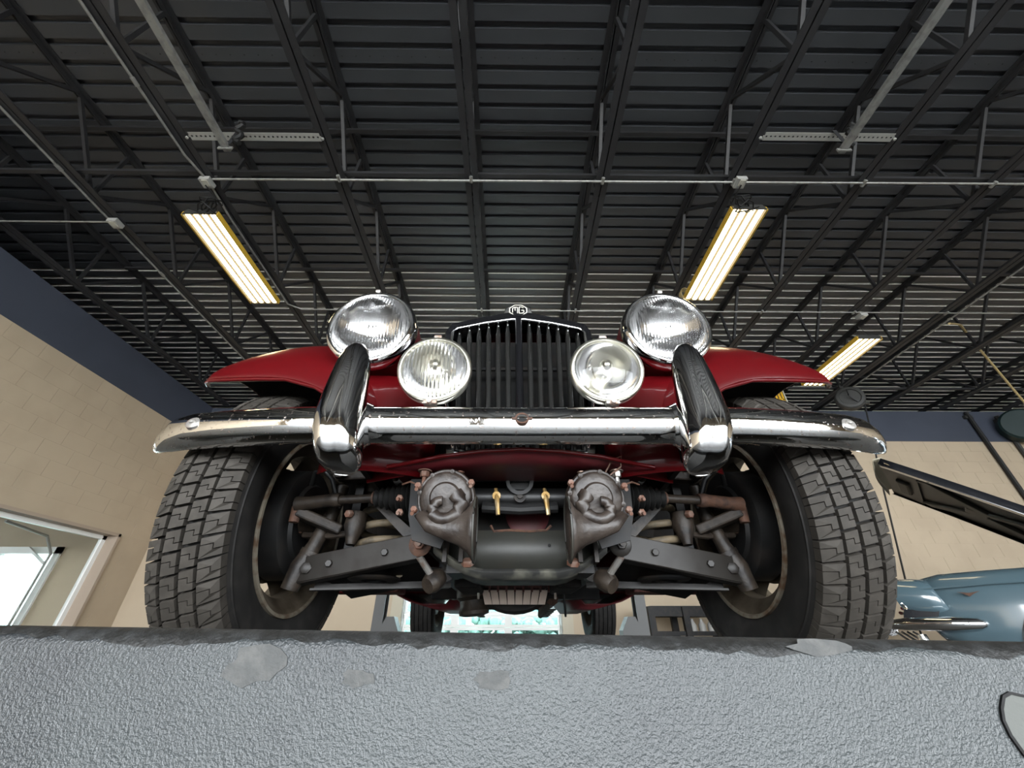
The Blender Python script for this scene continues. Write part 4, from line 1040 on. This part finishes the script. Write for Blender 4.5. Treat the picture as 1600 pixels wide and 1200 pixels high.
def under(s):
    A = C(688, 900, 1.12); B = C(752, 958, 3.0); A.x = abs(A.x) * s; B.x = -abs(B.x) * -s
    MB().bar((s * .185, 1.15, .165), (s * .20, 3.2, .17), .055, .09).build('chassis_rail', 'rail_bluegrey', car, smooth=0, bevel=.006)
    q = C(612, 918, 1.75)
    MB().box((s * abs(q.x), 1.62, q.z - .006), (.15, .12, .05)).build('floor_outrigger', 'red_primer', car, smooth=0, bevel=.004)
    rs = []
    for k in range(9):
        x = .22 + .38 * k / 8
        rs.append([Vector((s * x, y, .088 + .13 * max(0, (k / 8 - .35) / .65) ** 1.6 + (.0 if k else .05))) for y in (1.72, 2.6)])
    MB().grid(rs).build('running_board', 'red_pinkish', car, smooth=50, solid=.006)
    # rear wheels
    o = Vector((s * .635, 3.41, WZ))
    MB().lathe([(-.06, .197), (-.083, .245), (-.079, .30), (-.068, .322)] + [p for a in (-.045, -.015, .015, .045) for p in ((a - .003, TR), (a - .003, TR - .008), (a + .003, TR - .008), (a + .003, TR))] + [(.068, .322), (.079, .30), (.083, .245), (.06, .197)], o, (1, 0, 0), 64).build('rear_tire', 'rubber', car, smooth=30)
    MB().lathe([(.07, .2), (.05, .185), (.03, .165), (.0, .164), (-.01, .14), (-.02, .0)], o, (-s, 0, 0), 48).build('rear_rim', 'rim_dirty', car)
    MB().lathe([(.0, .12), (.06, .12), (.065, .0)], o, (-s, 0, 0), 32).build('rear_drum', 'brake_black', car)
    rs = []
    for k in range(12):
        a = PI * k / 11 * .95; rs.append([Vector((s * x, o.y - .40 * math.cos(a), WZ + .02 + .40 * math.sin(a) - (.0 if x < .7 else .05))) for x in (.53, .62, .70, .74)])
    MB().grid(rs).build('rear_fender', 'red_paint', car, smooth=60, solid=.004)
    for i in range(5):
        MB().box((s * .25, 3.2 + i * .1, .12 - .005 * i), (.05, .6 - i * .1, .008)).build('leaf_spring', 'frame_black', car, smooth=0)
    m = MB().tube([(s * .16, 1.5, .12), (s * .165, 1.52, .07), (s * .17, 1.56, .045)], .004, 6); m.build('cable', 'hose_black', car)
both(under)
MB().tube([(-.6, 3.41, WZ), (.6, 3.41, WZ)], .035, 14).ball((0, 3.41, WZ), .11, 16).build('rear_axle', 'frame_black', car, smooth=60)
MB().box((0, 3.1, .28), (.9, 1.7, .03)).build('floor_pan', 'underbody_black', car, smooth=0)
MB().tube([(.13, 1.6, .10), (.15, 2.4, .10), (.22, 3.6, .11)], .022, 10).build('exhaust_pipe', 'rust', car)
MB().box((0, 1.72, .15), (.64, .06, .09)).build('jacking_crossmember', 'frame_black', car, smooth=0)
ORG[car] = _real
# ================================================================== blue car parked askew behind on the right
P0 = Vector((3.00, 3.34, 0)); U = Vector((.7071, -.7071, 0)); Wd = Vector((.7071, .7071, 0))
def bp(u, w, z): return P0 + U * u + Wd * w + Vector((0, 0, z))
bc_ = thing('blue_classic_car', 'light blue classic car with chrome bullet bumper and raised hood', 'car', bp(2.2, .9, FL))
# body: loft along the length; ring goes from near sill over the top to the far sill
secs = [(.06, .10, .05, .30, .32), (.12, .04, -.05, .345, .36), (.25, .015, -.12, .372, .372), (.5, .0, -.2, .378, .37), (.9, -.005, -.22, .382, .37), (1.35, .0, -.22, .39, .38), (1.9, .0, -.22, .38, .38), (3.0, .0, -.22, .37, .37), (4.0, .02, -.18, .37, .36), (4.5, .06, -.12, .33, .32), (4.62, .14, 0, .25, .25)]
CW = 1.80
rs = []
for u, inset, zs, zc, zm in secs:
    half = [(inset + .05, zs), (inset + .005, (zs + .05)), (inset - .005, .02 if zs < .02 else zs + .06), (inset + .0, .14), (inset + .012, .23), (inset + .035, zc - .05), (inset + .085, zc - .008), (inset + .16, zc), (inset + .26, zc - .015), (inset + .36, zm - .02), (CW / 2, zm)]
    ring = [bp(u, w, z) for w, z in half] + [bp(u, CW - w, z) for w, z in reversed(half[:-1])]
    rs.append(ring)
MB().rings(rs, True).build('body', 'blue_paint', bc_, smooth=50)
# wheel arch opening and wheels
for u, w in ((.86, .03), (3.55, .03), (.86, CW - .03), (3.55, CW - .03)):
    sd = -1 if w < 1 else 1
    o = bp(u, w, FL + .34)
    MB().lathe([(-.02, .0), (-.02, .385), (.036, .39), (.036, .37), (.022, .36), (.022, .0)], o, Wd * sd, 40).build('wheel_arch', 'blue_paint' if False else 'under_hood', bc_)
    MB().tube([o + Wd * sd * .032 + U * .375 * math.cos(a) + Vector((0, 0, .375 * math.sin(a))) for a in [PI * 2 * k / 40 for k in range(40)]], .014, 8, closed=True).build('arch_lip', 'blue_paint', bc_)
    MB().lathe([(-.05, .0), (-.05, .33), (.03, .34), (.055, .31), (.058, .27)], o, Wd * sd, 40).build('tire', 'rubber', bc_)
    MB().lathe([(.056, .27), (.06, .26), (.058, .21), (.05, .20)], o, Wd * sd, 40).build('whitewall', 'headlamp_white', bc_)
    MB().lathe([(.05, .20), (.056, .17), (.05, .10), (.07, .05), (.072, 0)], o, Wd * sd, 32).build('hubcap', 'chrome', bc_)
# hooded headlamp: tilted scoop at the very front
for w in (.115, CW - .115):
    m = MB(); rr = []
    for u, r, dz in ((-.045, .105, .012), (-.05, .118, .014), (.02, .128, .006), (.12, .13, 0), (.2, .12, 0)):
        rr.append([bp(u - .03 * math.sin(t) , w + r * math.cos(t), .215 + dz + r * .98 * math.sin(t)) for t in [2 * PI * k / 24 for k in range(24)]])
    m.rings(rr, False).build('headlamp_hood', 'blue_paint', bc_, smooth=50, solid=.008)
    MB().lathe([(.005, .112), (.006, .06), (.006, .0)], bp(.012, w, .225), -U, 24).build('headlamp_bezel', 'black_enamel', bc_)
    MB().lathe([(0, .10), (.02, .09), (.035, .05), (.04, 0)], bp(.0, w, .21), -U, 24).build('headlamp', 'headlamp_white', bc_)
    MB().tube([bp(-.028 - .03 * math.sin(t), w + .108 * math.cos(t), .21 + .105 * math.sin(t)) for t in [2 * PI * k / 24 for k in range(24)]], .013, 8, closed=True).build('headlamp_ring', 'chrome', bc_)
    for k in range(3): MB().tube([bp(-.06 + .02 * k, w - .05 + .03 * k, .12 + .03 * k), bp(-.035 + .02 * k, w + .09, .12 + .03 * k)], .012, 8).build('lamp_bar', 'chrome', bc_)
MB().prism([(0, 0), (.03, -.014), (.055, -.032), (.085, -.014), (.12, 0), (.06, -.009)], bp(.30, -.008, .24), U, (0, 0, 1), -Wd, .006).build('fender_emblem', 'rust', bc_, smooth=0)
MB().tube([bp(.10, -.001, .265), bp(.5, -.006, .283), bp(1.6, -.004, .29)], .006, 6).build('side_crease', 'blue_paint', bc_)
# bumper: wraparound chrome bullet along the corner, blade across the front
z = .048
MB().tube([bp(-.20, .06, z), bp(-.195, .055, z), bp(-.15, .03, z), bp(-.05, -.01, z), (bp(.08, -.03, z)), bp(.2, -.035, z), bp(.33, -.03, z - .002), bp(.36, -.028, z - .004), bp(.37, -.027, z - .005)], [.006, .014, .030, .040, .043, .043, .036, .022, .005], 16).build('bumper_bullet', 'chrome', bc_, smooth=60)
MB().tube([bp(-.17, .10, .02), bp(-.20, .5, .02), bp(-.20, 1.3, .02), bp(-.17, 1.7, .02)], .05, 12).build('bumper_blade', 'chrome', bc_, smooth=60)
MB().tube([bp(-.0, .06, -.02), bp(.02, .04, -.16)], .03, 10).build('bumper_iron', 'chrome', bc_)
for k in range(4): MB().tube([bp(-.14 + k * .03, .10 + .04 * k, .0), bp(.0 + k * .04, .06 + .05 * k, -.14)], .008, 8).build('grille_bar', 'chrome', bc_)
MB().prism([(-.03, .0), (.16, .0), (.2, .07), (.0, .07)], bp(-.03, .02, .07), U, (0, 0, 1), Wd, .2).build('lower_pan', 'black_enamel', bc_, smooth=0)
# dark engine bay edge and cowl, cabin
MB().box(bp(.75, .9, .33), (.1, .1, .1)).build('air_cleaner', 'black_enamel', bc_, smooth=0)
rs = []
for u, hw, zt in ((1.45, .62, .40), (1.75, .60, .80), (2.9, .58, .82), (3.4, .6, .42)):
    rs.append([bp(u, .9 - hw, .36), bp(u, .9 - hw * .93, zt - .03), bp(u, .9 - hw * .85, zt), bp(u, .9 + hw * .85, zt), bp(u, .9 + hw * .93, zt - .03), bp(u, .9 + hw, .36)])
MB().rings(rs, True).build('cabin', 'black_enamel', bc_, smooth=30)
# raised hood with pressed bracing below
A = (.24, 1.275); Bq = (1.28, .34)                         # (u, z) of the tip and the hinge, underside
def hp(t, w, d=0):                                         # t along the hood, d off its underside
    u = A[0] + (Bq[0] - A[0]) * t; z = A[1] + (Bq[1] - A[1]) * t - .05 * (t * (1 - t)) * -1
    L_ = math.hypot(Bq[0] - A[0], Bq[1] - A[1]); nx, nz = (A[1] - Bq[1]) / L_, (Bq[0] - A[0]) / L_
    return bp(u + nx * d, w, z + nz * d)
n_t = 12; W0, W1 = .22, 1.50
skin = []
for i in range(n_t + 1):
    t = i / n_t
    skin.append([hp(t, W0 + (W1 - W0) * k / 12, .055 + .035 * math.sin(PI * k / 12)) for k in range(13)])
hood = MB().grid(skin).build('hood', 'black_enamel', bc_, smooth=60, solid=.006, label='raised dark hood with pressed bracing below')
for w in (W0, W1):
    MB().grid([[hp(i / n_t, w, .06) for i in range(n_t + 1)], [hp(i / n_t, w, .0) for i in range(n_t + 1)], [hp(i / n_t, w + (.05 if w < 1 else -.05), -.004) for i in range(n_t + 1)]]).build('hood_edge', 'black_enamel', hood, smooth=30, solid=.004)
MB().grid([[hp(.0, W0 + (W1 - W0) * k / 8, .07 + .03 * math.sin(PI * k / 8)) for k in range(9)], [hp(-.035 - .03 * math.sin(PI * k / 8), W0 + .02 + (W1 - W0 - .04) * k / 8, .03) for k in range(9)], [hp(-.01 - .03 * math.sin(PI * k / 8), W0 + .04 + (W1 - W0 - .08) * k / 8, -.03) for k in range(9)]]).build('hood_lip', 'trim_tan' if False else 'cream', hood, smooth=30, solid=.004)
MB().grid([[hp(.0, W0 + .03, .02), hp(.0, W1 - .03, .02)], [hp(.18, W0 + .03, .012), hp(.18, W1 - .03, .012)]]).build('latch_panel', 'under_hood', hood, smooth=0, solid=.01)
MB().bar(hp(.10, .62, .0), hp(.10, 1.10, .0), .10, .04, hp(0, 0, 1) - hp(0, 0, 0)).build('latch', 'frame_black', hood, smooth=0, bevel=.02)
def brace(t0, w0, t1, w1, wd=.10):
    MB().bar(hp(t0, w0, .01), hp(t1, w1, .01), wd, .03, hp(0, 0, 1) - hp(0, 0, 0)).build('hood_brace', 'under_hood', hood, smooth=0, bevel=.01)
brace(.2, .35, .48, .80); brace(.2, 1.35, .48, .92); brace(.44, .78, .44, .96, .14); brace(.48, .80, .98, .34); brace(.48, .94, .98, 1.38)
MB().grid([[hp(.0, W0 + .03, .035), hp(.0, W1 - .03, .035)], [hp(.98, W0 + .05, .035), hp(.98, W1 - .05, .035)]]).build('hood_inner_panel', 'under_hood', hood, smooth=0, solid=.004)
for w in (W0 + .05, W1 - .05):
    MB().bar(hp(.98, w, .0), bp(1.36, w, .36), .03, .012).build('hood_hinge', 'frame_black', hood, smooth=0)
